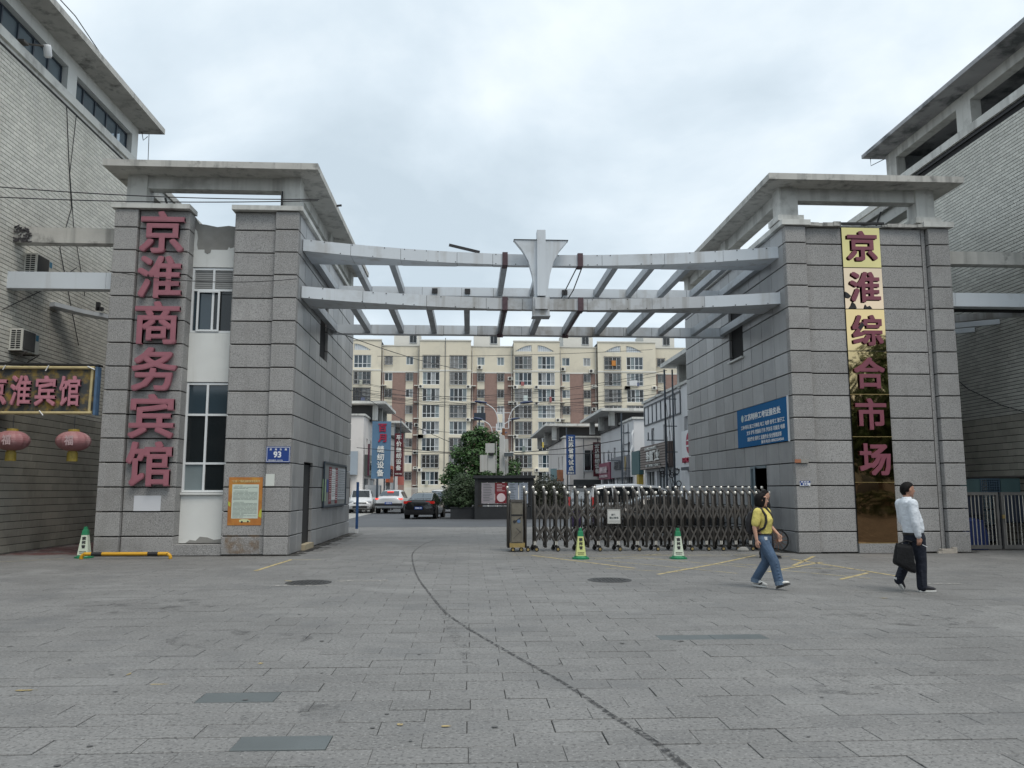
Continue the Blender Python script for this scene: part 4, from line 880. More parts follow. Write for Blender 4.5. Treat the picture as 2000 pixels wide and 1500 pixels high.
# second block, glimpsed on the left beyond
# ---------------------------------------------------------------- shop rows
SHOPW=mat('shop_render',(.74,.70,.67),.85,var=.06,vs=.4,grime=[((.48,.45,.42),.4,.5,.5)],streak=((.42,.39,.36),.35,1.5,.55))
SHOPG=mat('shop_render_grey',(.68,.68,.69),.85,var=.06,vs=.4,streak=((.38,.38,.38),.35,1.5,.55))
DARKIN=mat('shop_interior',(.03,.032,.035),.5)
SHUT=mat('shutter_pale',(.42,.45,.47),.5)
def shop(label,X,back,y0,y1,z,side,slabs,wins,opens,m=SHOPW,ribs=None):
    """shop block whose long facade stands at x=X; side=-1: facade looks to -x"""
    t=thing('shop_building',label,'building',((X+back)/2,(y0+y1)/2,0))
    x0,x1=min(X,back),max(X,back); s=side
    def fx(d): return X-s*d     # d metres behind the facade
    def wallbox(ya,yb,za,zb,d0=0,d1=.25,mm=m,nm='wall'): 
        a,b2=sorted((fx(d0),fx(d1))); return MB().box(a,b2,ya,yb,za,zb)
    a,b2=sorted((fx(.25),back)); part('wall',MB().box(a,b2,y0,y1,0,z-.02),m,t)
    holes=[(a,b2,c,d) for a,b2,c,d in wins+opens]
    rs=[(y0,y1,0,z)]
    for h in holes: rs=[q for r_ in [rs] for q in rects_minus(r_,h)]
    b=MB()
    for p,q,u,v in rs: aa,bb=sorted((fx(0),fx(.25))); b.box(aa,bb,p,q,u,v)
    part('facade',b,m,t)
    aa,bb=sorted((fx(-.12),fx(.3))); part('parapet',MB().box(aa,bb,y0-.1,y1+.05,z,z+.14).box(min(bb,back) if s>0 else bb,max(aa,back) if s<0 else aa,y0-.1,y0+.2,z,z+.14) if False else MB().box(aa,bb,y0-.1,y1+.05,z,z+.14),CONC,t)
    c0,c1=sorted((fx(.3),back)); part('parapet',MB().box(c0,c1,y0-.1,y0+.2,z,z+.138),CONC,t)
    for ya,yb,za,zb in wins:
        aa,bb=sorted((fx(.16),fx(.2))); f=part('window',MB().box(aa,bb,ya,yb,za,za+.06).box(aa,bb,ya,yb,zb-.06,zb).box(aa,bb,ya,ya+.06,za+.06,zb-.06).box(aa,bb,yb-.06,yb,za+.06,zb-.06).box(aa,bb,(ya+yb)/2-.03,(ya+yb)/2+.03,za+.06,zb-.06),FRAME,t)
        aa,bb=sorted((fx(.2),fx(.22))); part('pane',MB().box(aa,bb,ya,yb,za,zb),GLASS,f)
    for i,(ya,yb,za,zb) in enumerate(opens):
        aa,bb=sorted((fx(.2),fx(.22))); o=part('shop_front',MB().box(aa,bb,ya,yb,za,zb),GLASS if i%2 else GLASSB,t)
        aa,bb=sorted((fx(.12),fx(.18))); b=MB()
        for k in range(4): yy=ya+(yb-ya)*k/3; b.box(aa,bb,max(yy-.04,ya),min(yy+.04,yb),za,zb)
        part('front_frame',b,FRAME,o)
        if i%3==1: aa,bb=sorted((fx(.1),fx(.14))); part('roller_blind',MB().box(aa,bb,ya+.1,yb-.1,zb-.9,zb-.02),SHUT,o)
    for xa,xb,ya,yb,zs_ in slabs:
        part('roof_slab',MB().box(xa,xb,ya,yb,zs_,zs_+.2),CONC,t)
        for xx in (xa+.9,xb-.9):
            for yy in (ya+1,(ya+yb)/2,yb-1): part('roof_column',MB().box(xx-.2,xx+.2,yy-.2,yy+.2,z-.1,zs_),CONC,t)
        part('roof_room',MB().box(xa+1.4,xb-1.0,ya+1.4,yb-1,z-.1,zs_-.02),DARKIN,t)
    if ribs:
        for ya,yb,za,zb in ribs:
            b=MB(); aa,bb=sorted((fx(0),fx(-.05))); nk=int((yb-ya)/1.05)
            for k in range(nk+1): yy=ya+(yb-ya)*k/nk; b.box(aa,bb,yy-.04,yy+.04,za,zb)
            b.box(aa,bb,ya,yb,za-.04,za+.04).box(aa,bb,ya,yb,zb-.04,zb+.04)
            part('facade_strip',b,FRAMED,t)
    return t
# right-hand row: X=11 looks to the road (-x)
s1=shop('nearest right shop building, white with dark lined panels and a slatted signboard',11,24,33,50.5,7.0,-1,[(10.2,24,33,42.5,8.1)],[(36.2,37.1,3.95,5.25),(40.0,40.9,3.95,5.35),(44.6,45.4,3.9,5.3),(47.7,48.5,3.9,5.3)],
    [(35.2,37.6,0,2.75),(42.0,44.5,0,2.72),(44.9,47.3,0,2.72),(47.7,50.0,0,2.72)],SHOPG,[(41.5,50.2,5.6,6.75),(36.5,39.8,5.6,6.75)])
s2=shop('middle right shop building, white with a grey signboard and a rain pipe',11,24,53.7,67.5,6.35,-1,[(9.4,20,57.2,68.5,7.25)],[(55.0,55.9,3.5,4.9),(57.6,58.5,3.5,4.9),(60.6,61.5,3.45,4.8),(63.3,64.1,3.4,4.7),(65.6,66.4,3.4,4.7)],
    [(54.2,56.6,0,2.5),(57.0,60.4,0,2.5),(61.0,63.8,0,2.5),(64.2,67,0,2.5)],SHOPG)
s3=shop('far right shop building behind two tall vertical sign strips',8.2,20,69.3,84,6.1,-1,[(6.6,18,70.5,88,7.2)],[(71,71.8,3.2,4.6),(74,74.8,3.2,4.6)],[(70.2,73,0,2.6),(74,77,0,2.6)],SHOPW)
part('front_window',MB().box(9.85,11.0,69.2,69.3,3.3,5.0),GLASS,s3); part('window_frame',MB().box(9.8,9.86,69.18,69.28,3.25,5.05).box(10.4,10.46,69.18,69.28,3.25,5.05).box(9.8,11.0,69.18,69.28,3.2,3.27),FRAME,s3)
part('dark_shutter',MB().box(8.9,12.5,69.15,69.3,0,2.5),mat('shutter_dark',(.05,.055,.055),.6),s3)
part('rain_pipe',MB().tube([(8.9,69.2,4.6),(8.75,69.2,4.3),(8.55,69.2,4.1),(8.55,69.2,0)],.06,6),WHT,s3)
part('facade_strip',MB().box(9.78,9.82,69.25,69.3,2.6,6.0).box(11.0,11.05,69.25,69.3,2.6,6.0),FRAMED,s3)
part('rain_pipe',MB().tube([(10.95,53.6,5.6),(10.85,53.55,5.3),(10.9,53.6,4.6),(10.75,53.6,4.2),(10.75,53.6,2.5)],.06,6),WHT,s2)
part('wall_ladder',MB().tube([(10.93,55.3,6.2),(10.93,55.3,3.9)],.03,5).tube([(10.93,57.0,6.2),(10.93,57.0,3.9)],.03,5).tube([(10.93,55.3,5.6),(10.93,57,5.6)],.03,5).tube([(10.93,55.3,4.8),(10.93,57,4.8)],.03,5),FRAMED,s2)
# left-hand row: facade looks to +x
l1=shop('nearest left shop building, plain cream render with two slot windows',-8.0,-20,61.5,72,7.2,1,[(-20,-6.6,63.5,72.5,8.35)],[(63.4,64.1,4.0,5.6),(65.8,66.5,4.0,5.6)],[(62.2,65.0,0,2.5),(66.0,69.5,0,2.5)],SHOPW)
l2=shop('far left shop building behind the dark red vertical sign',-8.0,-20,78,92,7.05,1,[(-20,-6.6,79,93,8.1)],[(81,81.7,3.4,4.6),(84,84.7,3.4,4.6)],[(79,83,0,2.6),(84,88,0,2.6)],SHOPW)
part('front_shop_window',MB().box(-12,-8.9,61.38,61.5,.4,2.5),GLASS,l1)
# ---------------------------------------------------------------- shop signs
def board(name,label,x0,x1,y,z0,z1,m,d=.16):
    t=thing(name,label,'sign',((x0+x1)/2,y,z0)); part('board',MB().box(x0,x1,y-d/2,y+d/2,z0,z1),m,t); return t
def column_text(t,s,x,y,zt,zb,h,m,bold=.03,wf=1):
    k=len(s)
    for i,c_ in enumerate(s): z=zt-(zt-zb)*(i+.5)/k; text(c_,x-t.location.x,y-t.location.y,z-t.location.z,h,'-y',m,t,bold,.02,h*wf,name='letter')
SB=mat('sign_blue_faded',(.10,.19,.30),.5,var=.12,vs=1); SR=mat('sign_maroon',(.10,.012,.02),.5,var=.1); SN=mat('sign_navy',(.015,.06,.20),.45)
LW=mat('sign_letter_white',(.75,.75,.72),.5,var=0); LR=mat('sign_letter_red',(.36,.02,.06),.5,var=.1)
t=board('vertical_sign','tall faded blue vertical sign with two red and four white characters',-7.32,-5.92,61.3,2.45,6.75,SB)
column_text(t,'百月',-6.55,61.2,6.65,5.1,.62,LR,.03); column_text(t,'缝纫设备',-6.65,61.2,4.95,2.6,.52,LW,.02)
part('post',MB().box(-6.95,-6.8,61.25,61.4,0,2.45).box(-6.4,-6.3,61.25,61.4,0,2.45),FRAMED,t)
t=board('vertical_sign','tall maroon vertical sign with six white characters on the left',-7.15,-6.35,78,2.9,7.0,SR)
column_text(t,'平价缝纫设备',-6.75,77.9,6.85,3.45,.5,LW,.02); text('专业维修 平车锁边',0,-.09,.25,.14,m=LW,parent=t,w=.65); part('post',MB().box(-7.2,-7.1,78,78.1,0,8.0),FRAMED,t)
t=board('vertical_sign','tall navy vertical sign with five white characters on the right',7.45,8.15,62.2,2.8,5.85,SN)
column_text(t,'江苏省考试点',7.8,62.1,5.75,3.05,.40,LW,.025); text('新越点',0,-.09,.13,.16,m=LW,parent=t,w=.5); part('post',MB().box(7.5,7.58,62.25,62.33,0,2.8).box(7.45,7.53,62.25,62.33,5.85,6.4),FRAMED,t)
t=board('vertical_sign','narrow maroon vertical sign with six white characters beside a window',10.5,11.15,68.5,2.75,5.65,SR)
column_text(t,'宏达缝纫设备',10.82,68.4,5.55,3.0,.40,LW,.02)
def fsign(label,X,ya,yb,z0,z1,m,face,lines,d=.3,name='shop_sign'):
    t=thing(name,label,'sign',(X,(ya+yb)/2,z0)); s=-1 if face=='-x' else 1
    a,b2=sorted((X,X+s*d)); part('board',MB().box(a,b2,ya,yb,z0,z1),m,t)
    for txt,yy,zz,h,w,mm in lines: text(txt,s*(d+.01),yy-(ya+yb)/2,zz-z0,h,face,mm,t,.025,.04,w)
    return t
SLT=mat('sign_slat_brown',(.115,.085,.075),.6,var=.15)
t=fsign('brown slatted signboard with white characters above the curtained shop windows',11,43.2,50.3,2.86,4.25,SLT,'-x',[('圣德门业',46.7,3.6,.62,3.4,LW),('SHENGDEMENYE',47.2,4.05,.16,3.0,LW),('铜门·防盗门·实木门',46.7,3.05,.15,3.6,LW)])
b=MB()
for k in range(9): b.box(10.66,10.70,43.2,50.3,2.88+.15*k,2.97+.15*k)
part('slat',b,mat('sign_slat_pale',(.26,.22,.20),.6,var=.1),t)
t=fsign('grey shop signboard with dark characters',11,54.6,61.0,2.5,4.0,mat('sign_grey',(.21,.22,.245),.5,var=.06),'-x',[('老凯缝纫',57.9,3.35,.62,2.9,FRAMED)])
part('accent',MB().box(10.66,10.69,55.0,55.5,2.95,3.9),mat('sign_ochre',(.4,.3,.12),.5),t); part('accent',MB().box(10.66,10.69,55.0,56.4,2.65,2.85),FRAMED,t)
t=fsign('plum shop sign with crowded pink characters',11,61.6,66.8,2.45,3.75,mat('sign_plum',(.20,.03,.07),.5,var=.15),'-x',[('缝制设备',64.2,3.2,.5,3.6,mat('print_pink',(.72,.60,.62),.5)),('1395236',64.2,2.7,.2,3.6,mat('print_pink',(.72,.60,.62),.5))])
t=fsign('white lightbox sign with a red figure and red letters beside granite tower',11,37.6,40.4,2.75,4.55,WHT,'-x',[('BAOFU',39.0,3.08,.26,2.1,LR)])
part('figure_mark',MB().lathe([(.0,0),(.52,.0),(.52,.02),(0,.02)],20,(10.68,39,3.9),axis='x'),LR,t); part('figure_gap',MB().box(10.655,10.665,38.62,39.38,3.72,3.80).box(10.655,10.665,38.7,39.3,4.0,4.06),WHT,t); part('lightbox_base',MB().box(10.66,11,37.5,40.5,2.6,2.75),FRAMED,t)
t=fsign('yellow strip sign beside the teal pillar',11,51.0,51.6,1.0,2.6,mat('sign_yellow',(.45,.32,.05),.5),'-x',[])
t=fsign('teal corner panel between two right shops',11,50.8,53.2,2.6,4.1,mat('sign_teal',(.05,.12,.13),.5),'-x',[])
t=fsign('green grey shop sign with white characters on left row',-8,62.4,68.6,2.75,4.3,mat('sign_greygreen',(.16,.185,.18),.5,var=.12),'+x',[('百日缝纫设备',65.8,3.45,.8,4.6,LW)])
part('sign_edge',MB().box(-7.72,-7.6,62.1,62.4,2.7,5.1),mat('sign_edge_plum',(.14,.03,.06),.6),t)
t=board('wall_sign','pale blue blank signboard on the front of the nearest left shop',-12,-8.35,61.3,2.75,4.5,mat('sign_paleblue',(.36,.41,.46),.5,var=.06))
t=fsign('orange shop sign on the far left shop',-8,78.4,83,2.35,4.0,mat('sign_orange',(.48,.11,.05),.5,var=.15),'+x',[('电机',80.7,3.3,.7,2.4,SR)])
t=board('wall_sign','salmon pink board below the maroon vertical sign',-6.9,-6.3,79,2.1,2.9,mat('sign_salmon',(.55,.18,.15),.5))
t=board('wall_sign','small orange and teal panel beside the navy sign',6.9,7.4,64,2.3,3.2,mat('sign_rust',(.30,.13,.07),.5,var=.3,vs=3)); part('panel',MB().box(6.4,6.9,63.92,64.08,2.3,3.3),mat('sign_greyteal',(.14,.22,.24),.5),t)
# ---------------------------------------------------------------- fence and screen before the apartment
t=thing('railing','pale vertical bar railing before the apartment block','fence',(0,128,0)); 
for k in range(120):
    x=-10+k*.18
    if k==0: me_=MB().box(-.035,.035,-.03,.03,0,1.75).mesh('bar',CREAM2)
    place('bar',me_,t,(x,0,.3))
part('rail',MB().box(-10.2,11.8,127.96,128.04,.55,.62).box(-10.2,11.8,127.96,128.04,1.75,1.82),CREAM2,t); part('kerb',MB().box(-10.2,11.8,127.8,128.2,0,.3),CONC,t); part('pier',MB().box(-2.9,-2.3,127.7,128.3,0,2.3),CONC,t)
# ---------------------------------------------------------------- planter, notice board, lamps
PLD=mat('planter_dark',(.028,.03,.033),.5,var=.2,vs=3)
t=thing('planter','long low dark planter box in the middle of the road','planter',(2.2,47,0))
part('wall_panel',MB().box(-1.05,5.9,46.0,46.1,0,.62).box(-1.05,-.95,46.1,49,0,.62).box(5.8,5.9,46.1,49,0,.62),PLD,t); part('rim',MB().box(-1.08,5.93,45.97,46.2,.62,.67),PLD,t); part('soil',MB().box(-.95,5.8,46.1,49,.4,.55),EARTH,t)
nb=thing('notice_board','dark framed notice board with posters standing in the planter','notice board',(1.9,45.6,0))
part('post',MB().box(.30,.48,45.5,45.68,0,2.27),PLD,nb); part('post',MB().box(3.42,3.6,45.5,45.68,0,2.27),PLD,nb)
part('roof',MB().box(.22,3.7,45.4,45.8,2.27,2.43),PLD,nb); part('frame',MB().box(.48,3.42,45.52,45.66,2.05,2.27).box(.48,3.42,45.52,45.66,.78,.86).box(.48,.66,45.52,45.66,.86,2.05).box(3.3,3.42,45.52,45.66,.86,2.05),BLK,nb)
part('lower_panel',MB().box(.48,3.42,45.56,45.62,0,.70),PLD,nb)
for a,c,m,nm in ((.68,1.42,mat('poster_pink_white',(.36,.33,.36),.6,var=.08),'pale_poster'),(1.44,2.12,RED,'red_poster'),(2.16,2.74,mat('poster_blue_white',(.30,.34,.41),.6,var=.08),'pale_poster'),(2.78,3.28,mat('poster_blue_white',(.30,.34,.41),.6),'pale_poster')):
    p_=part(nm,MB().box(a,c,45.53,45.55,.88,2.02),m,nb); b=MB(); z=1.92
    while z>1.5 if m is RED else z>1.0:
        b.box(a+.1,c-.1-rnd.uniform(0,.2),45.525,45.53,z,z+.025); z-=.09
    part('print_lines',b,PRT if m is not RED else mat('print_pink',(.72,.60,.62),.5),p_,kind='stuff')
    if m is RED: part('disc',MB().lathe([(.24,0),(.24,.01)],18,(1.78,45.52,1.2),axis='y'),mat('print_pink',(.72,.60,.62),.5),p_)
LAMPB=mat('lamp_head_blue',(.03,.045,.11),.35,var=.1)
def lamp(x,y,zp,arm,dz,label,base=0):
    t=thing('street_lamp',label,'street lamp',(x,y,0),0,'double armed street lamps in the road')
    part('pole',MB().tube([(0,0,base),(0,0,zp-1.2),(0,0,zp)],[.09,.07,.05],10),WHT,t,loc=(0,0,0))
    part('rust_band',MB().tube([(0,0,zp-1.6),(0,0,zp-1.15)],.085,10),mat('rust',(.22,.09,.04),.9,var=.3,vs=8),t,loc=(0,0,0))
    for s in (-1,1):
        P=spl([(s*.3,zp-1.15),(s*.32,zp-.6),(s*.55,zp-.05),(s*(arm-.45),zp+dz-.06),(s*arm*.72,zp+dz)],6)
        part('arm',MB().tube([(p[0],0,p[1]) for p in P],.028,6),WHT,t,loc=(0,0,0))
        e=(s*arm*.7,0,zp+dz); h=part('lamp_head',MB().loft([[(e[0]+s*u,w*math.cos(k*math.pi/4),e[2]+.0+u*.12+hh*math.sin(k*math.pi/4)) for k in range(8)] for u,w,hh in ((-.05,.04,.04),(.12,.12,.075),(.4,.14,.08),(.62,.09,.05),(.68,.03,.02))]),LAMPB,t,smooth=True,loc=(0,0,0))
    part('cross_tie',MB().tube([(-.4,0,zp-.25),(.4,0,zp-.25)],.018,5).tube([(-.3,0,zp-1.15),(.3,0,zp-1.15)],.018,5),WHT,t,loc=(0,0,0))
    return t
lamp(1.95,46.6,6.3,1.45,.33,'tallest and nearest double street lamp rising above the notice board')
lamp(2.0,60,6.5,1.55,.35,'middle double street lamp, second behind the notice board')
lamp(1.75,76,6.6,1.6,.3,'farthest double street lamp, lowest in the picture, by the tree')
wp=thing('weathered_panels','weathered white sheet panels standing upright above the notice board','panels',(1.4,46.9,2.0))
PANW=mat('panel_weathered',(.52,.52,.50),.7,var=.08,vs=1.5,streak=((.26,.18,.12),.6,2.5,.54))
for x0,x1,z0,z1,y in ((.60,1.02,2.65,3.62,46.7),(1.06,1.5,2.6,3.6,46.72),(.92,1.46,3.75,4.3,46.85),(1.72,2.0,2.45,4.75,46.5),(2.02,2.24,2.5,4.55,46.75)):
    part('panel',MB().box(x0,x1,y,y+.05,z0,z1),PANW,wp)
part('post',MB().box(1.0,1.05,46.75,46.8,.5,3.8).box(1.52,1.57,46.75,46.8,.5,4.4),PANW,wp)
part('bracket',MB().box(1.1,1.4,46.6,46.9,3.62,3.74),BLK,wp)
cc=thing('surveillance_camera','grey box camera fixed to the lamp post above the notice board','camera',(2.2,46.3,3.6))
part('housing',MB().box(1.98,2.5,46.15,46.4,3.52,3.72),mat('camera_grey',(.10,.12,.13),.5),cc); part('sunshield',MB().box(1.96,2.55,46.13,46.42,3.72,3.75),WHT,cc); part('arm',MB().box(2.05,2.12,46.25,46.5,3.3,3.52),WHT,cc)
bb=thing('billboard','small dark blank board fixed high by the apartment','sign',(1.0,110,11)); part('board',MB().box(.56,2.16,109.9,110,11.0,12.05),mat('board_night',(.015,.025,.04),.5),bb); part('post',MB().box(1.2,1.4,110,110.2,0,11.5),FRAMED,bb)
# ---------------------------------------------------------------- trees
def leafmat(name,c,rn): return mat(name,c,.55,var=.30,vs=1.1,rn=rn,spec=.35)
def crown(parent,name,centres,n_,size,m,seed):
    q=random.Random(seed); b=MB()
    tot=sum(r[3]**2 for r in centres)
    for (cx,cy,cz,rr,fz) in centres:
        for _ in range(int(n_*rr*rr/tot)):
            while True:
                d=Vector((q.gauss(0,1),q.gauss(0,1),q.gauss(0,1)))
                if d.length>.01: break
            d.normalize(); rad=rr*(q.random()**.28)*(1+.22*math.sin(d.x*7+seed)*math.sin(d.y*6+1)*math.sin(d.z*8+2))
            p=Vector((cx+d.x*rad,cy+d.y*rad,cz+d.z*rad*fz)); s=size*q.uniform(.6,1.25)
            n1=(d+Vector((q.uniform(-.9,.9),q.uniform(-.9,.9),q.uniform(-.3,1.1)))).normalized(); a=n1.orthogonal().normalized(); c=n1.cross(a); th=q.random()*6.28
            a,c=a*math.cos(th)+c*math.sin(th),c*math.cos(th)-a*math.sin(th)
            b.add([p-a*s,p+c*s*.42,p+a*s,p-c*s*.42+n1*s*.12],[(0,1,2,3)])
    me=bpy.data.meshes.new(name); me.from_pydata(b.v,[],b.f); me.materials.append(m); me.update()
    o=place(name,me,parent); o.location=-parent.location; return o
BARK=mat('bark',(.09,.07,.055),.9,var=.3,vs=8,bump=(.5,20))
def tree(name,label,x,y,zb,zt,centres,n_,size,m,seed):
    t=thing(name,label,'tree' if 'tree' in name else 'shrub',(x,y,zb)); q=random.Random(seed)
    b=MB().tube([(x,y,zb),(x+.05,y,zb+(zt-zb)*.35),(x-.05,y,zb+(zt-zb)*.8)],[.16,.12,.05],8)
    for (cx,cy,cz,rr,fz) in centres: b.tube([(x+.02,y,zb+(cz-zb)*.45),((x+cx)/2,(y+cy)/2,(cz+zb+(cz-zb)*.5)/2),(cx,cy,cz)],[.07,.05,.02],6)
    part('trunk',b,BARK,t); crown(t,'crown',centres,n_,size,m,seed); return t
LG=leafmat('leaf_green',(.048,.102,.03),.55); LD=leafmat('leaf_dark',(.036,.062,.026),.5); LP=leafmat('leaf_plum',(.040,.045,.028),.5)
tree('osmanthus_tree','large dense green tree behind the notice board and street lamps',.7,52,.4,5.8,[(.2,52,4.7,.8,.9),(-.5,52,3.9,.75,.9),(1.2,52.3,4.5,.85,.9),(1.9,52.2,3.9,.7,.9),(2.6,52,3.0,.75,.9),(.6,51.6,3.5,1.1,.9),(-.9,51.9,2.9,.7,.85),(.1,51.7,2.4,1.1,.8),(1.6,51.8,2.8,1.0,.85),(2.2,52,2.0,.9,.8),(.7,52,5.35,.55,.9),(-1.45,51.8,2.3,.5,.8),(1.5,52,5.0,.45,.9),(2.95,52,2.3,.45,.9),(-.5,51.8,1.5,.9,.7),(-.1,52,5.0,.4,.9)],9500,.13,LG,3)
tree('round_shrub','round dark green shrub in the planter, left of the notice board',-.5,46.9,.4,2.4,[(-.5,46.8,1.45,1.0,.95),(-.95,46.7,1.2,.72,.9),(.05,46.8,1.5,.75,1.0),(-.4,46.7,2.1,.6,.9),(-.4,46.6,.95,.85,.6)],9000,.075,LD,5)
tree('round_shrub','round plum tinged shrub in the planter, right of the notice board',4.4,46.9,.4,2.6,[(4.4,46.8,1.6,1.05,.95),(3.9,46.8,1.3,.85,.9),(5.0,46.8,1.35,.8,.95),(4.5,46.7,.9,.95,.6)],9000,.075,LP,6)
for i,(x,z,lab) in enumerate(((1.0,2.75,'small weeds sprouting on top of the notice board'),)):
    t=thing('weed_clump',lab,'plant',(1.3,45.75,2.43)); crown(t,'leaves',[(1.0,45.75,2.53,.3,.7),(1.7,45.75,2.53,.25,.7),(2.3,45.75,2.48,.2,.6)],500,.06,LG,9)
# ---------------------------------------------------------------- vehicles (x forward, y left, built round the middle of the wheelbase)
TAIL=mat('lamp_red',(.30,.012,.012),.2,var=0,emit=((.9,.05,.03),.12)); HEAD=mat('lamp_clear',(.6,.63,.66),.1,var=0)
CHROME=mat('chrome_trim',(.7,.7,.7),.15,metal=1,var=0)
def vehicle(name,label,cat,loc,heading,paint,st,W,wb,rw,kind='rear',lit=True,plate=True,low=None):
    """st: stations (x, underside, belt, top, belt half width, roof half width)"""
    t=thing(name,label,cat,loc,heading); 
    def ring(s):
        x,zb,ze,zt,wb_,wr=s
        pts=[(0,zb),(wb_*.88,zb),(wb_*.98,zb+.1),(wb_,(zb+ze)*.5),(wb_*.975,ze-.03),(wb_*.955,ze),(wr+.03,zt-.09),(wr*.93,zt-.025),(wr*.55,zt),(0,zt+.004)]
        return [(x,-y,z) for y,z in pts]+[(x,y,z) for y,z in pts[-2:0:-1]]
    rings=[ring(s) for s in st]; b=MB().loft(rings)
    body=part('body',b,paint,t,smooth=True,loc=(0,0,0))
    md=body.modifiers.new('edge','EDGE_SPLIT'); md.split_angle=R(42)
    # glass: belt (5) to roof edge (6) on each side, and the sloping ends between roofs
    n_=len(rings[0]); g=[]
    for i in range(len(st)-1):
        a,c=st[i],st[i+1]
        if a[3]-a[2]>.22 and c[3]-c[2]>.22:   # side glass
            for sgn in (0,1):
                def P(s,f,u):
                    x=s[0]; y=s[4]*.955+(s[5]+.03-s[4]*.955)*f; z=s[2]+(s[3]-.09-s[2])*f; return Vector((x,(y+.006)*(-1 if sgn==0 else 1),z))
                xa,xc=.05/(abs(c[0]-a[0])+1e-6),1-.05/(abs(c[0]-a[0])+1e-6)
                q=[P(a,.06,0).lerp(P(c,.06,0),xa),P(a,.06,0).lerp(P(c,.06,0),xc),P(a,.96,0).lerp(P(c,.96,0),xc),P(a,.96,0).lerp(P(c,.96,0),xa)]
                part('side_window',MB().add(q,[(0,1,2,3)]),GLASS,t,loc=(0,0,0))
        elif (a[3]-a[2]>.22)!=(c[3]-c[2]>.22): # windscreen or rear window
            lo,hi=(a,c) if a[3]<c[3] else (c,a); off=.008*(1 if lo[0]>hi[0] else -1)
            q=[]
            for s,f,wf in ((lo,.10,.90),(hi,.93,.92)):
                x=lo[0]+(hi[0]-lo[0])*f; z=lo[3]+(hi[3]-lo[3])*f+.012; y=(lo[5]+(hi[5]-lo[5])*f)*wf; q.append((x+off,y,z))
            (x0,y0,z0),(x1,y1,z1)=q
            nm='windscreen' if lo[0]>hi[0] else 'rear_window'
            part(nm,MB().add([(x0,-y0,z0),(x0,y0,z0),(x1,y1,z1),(x1,-y1,z1)],[(0,1,2,3)]),GLASSB if nm=='rear_window' and cat=='car' and lit else GLASS,t,loc=(0,0,0))
    for x in (wb/2,-wb/2):
        for s in (-1,1):
            y=s*(W/2-.10)
            w=part('wheel',MB().lathe([(rw*.6,-.11),(rw*.96,-.11),(rw,-.07),(rw,.07),(rw*.96,.11),(rw*.6,.11)],22,(x,y,rw),axis='y'),RUB,t,loc=(0,0,0))
            part('rim',MB().lathe([(.02,-.105),(rw*.62,-.1),(rw*.62,.1),(.02,.105)],14,(x,y,rw),axis='y'),STEELL,w,loc=(0,0,0))
            part('wheel_arch',MB().lathe([(rw*1.16,-.02),(rw*1.16,.02)],22,(x,s*(W/2-.005),rw),axis='y'),RUB,t,loc=(0,0,0))
    xr=st[0][0]; xf=st[-1][0]
    if low: part('lower_trim',MB().box(xr-.01,xf+.01,-W/2+.03,W/2-.03,st[0][1]-.01,st[0][1]+low),BLK,t,loc=(0,0,0))
    for s in (-1,1): part('mirror',MB().box(st[-3][0]-.55,st[-3][0]-.38,s*(W/2+.02)-.1,s*(W/2+.02)+.1,st[-3][2]+.02,st[-3][2]+.16),paint,t,loc=(0,0,0))
    return t,xr,xf
def paintm(n_,c,r_=.25): 
    m=mat(n_,c,r_,var=.02); m.node_tree.nodes['Principled BSDF'].inputs['Coat Weight'].default_value=.6; return m
PWH=paintm('car_paint_white',(.62,.63,.64)); PBK=paintm('car_paint_black',(.012,.012,.013),.18); PDB=paintm('car_paint_navy',(.012,.016,.035),.2); PSV=paintm('car_paint_pearl',(.60,.61,.62))
def plate(t,x,z,s,w=.44): 
    p=part('number_plate',MB().box(x-.01,x+.01,-w/2,w/2,z-.07,z+.07),mat('plate_car_blue',(.02,.07,.32),.4),t,loc=(0,0,0)); b=MB(); y=-w/2+.05
    for k in range(7): b.box(x+s*.01,x+s*.014,y,y+.032,z-.04,z+.04); y+=.05 if k!=1 else .068
    part('plate_marks',b,PW,p,loc=(0,0,0),kind='stuff')
# black sedan seen from behind
t,xr,xf=vehicle('sedan_car','black saloon car seen from behind, right beside the planter','car',(-2.55,48.2,0),R(83),PBK,
 [(-2.3,.34,.62,.93,.72,.60),(-2.22,.24,.80,1.06,.84,.68),(-1.7,.22,.90,1.10,.895,.70),(-.85,.2,.92,1.42,.9,.60),(-.1,.2,.92,1.475,.9,.60),(.45,.2,.92,1.42,.9,.6),(1.15,.22,.90,1.02,.89,.68),(2.0,.26,.74,.86,.84,.6),(2.28,.32,.58,.7,.7,.5)],1.8,2.68,.33)
for s in (-1,1):
    part('tail_light',MB().box(-2.27,-2.12,s*.60-.2,s*.60+.2,.86,1.0).box(-2.2,-2.0,s*.84-.03,s*.84+.03,.86,1.0),TAIL,t,loc=(0,0,0))
plate(t,-2.31,.62,-1); part('trunk_seam',MB().box(-2.285,-2.25,-.62,.62,.735,.745),BLK,t,loc=(0,0,0))
part('badge',MB().box(-2.262,-2.24,-.09,.09,.91,.945).box(-2.264,-2.24,-.04,.04,.895,.96),CHROME,t,loc=(0,0,0)); part('aerial',MB().tube([(-.9,0,1.44),(-1.05,0,1.56)],.012,5),BLK,t,loc=(0,0,0))
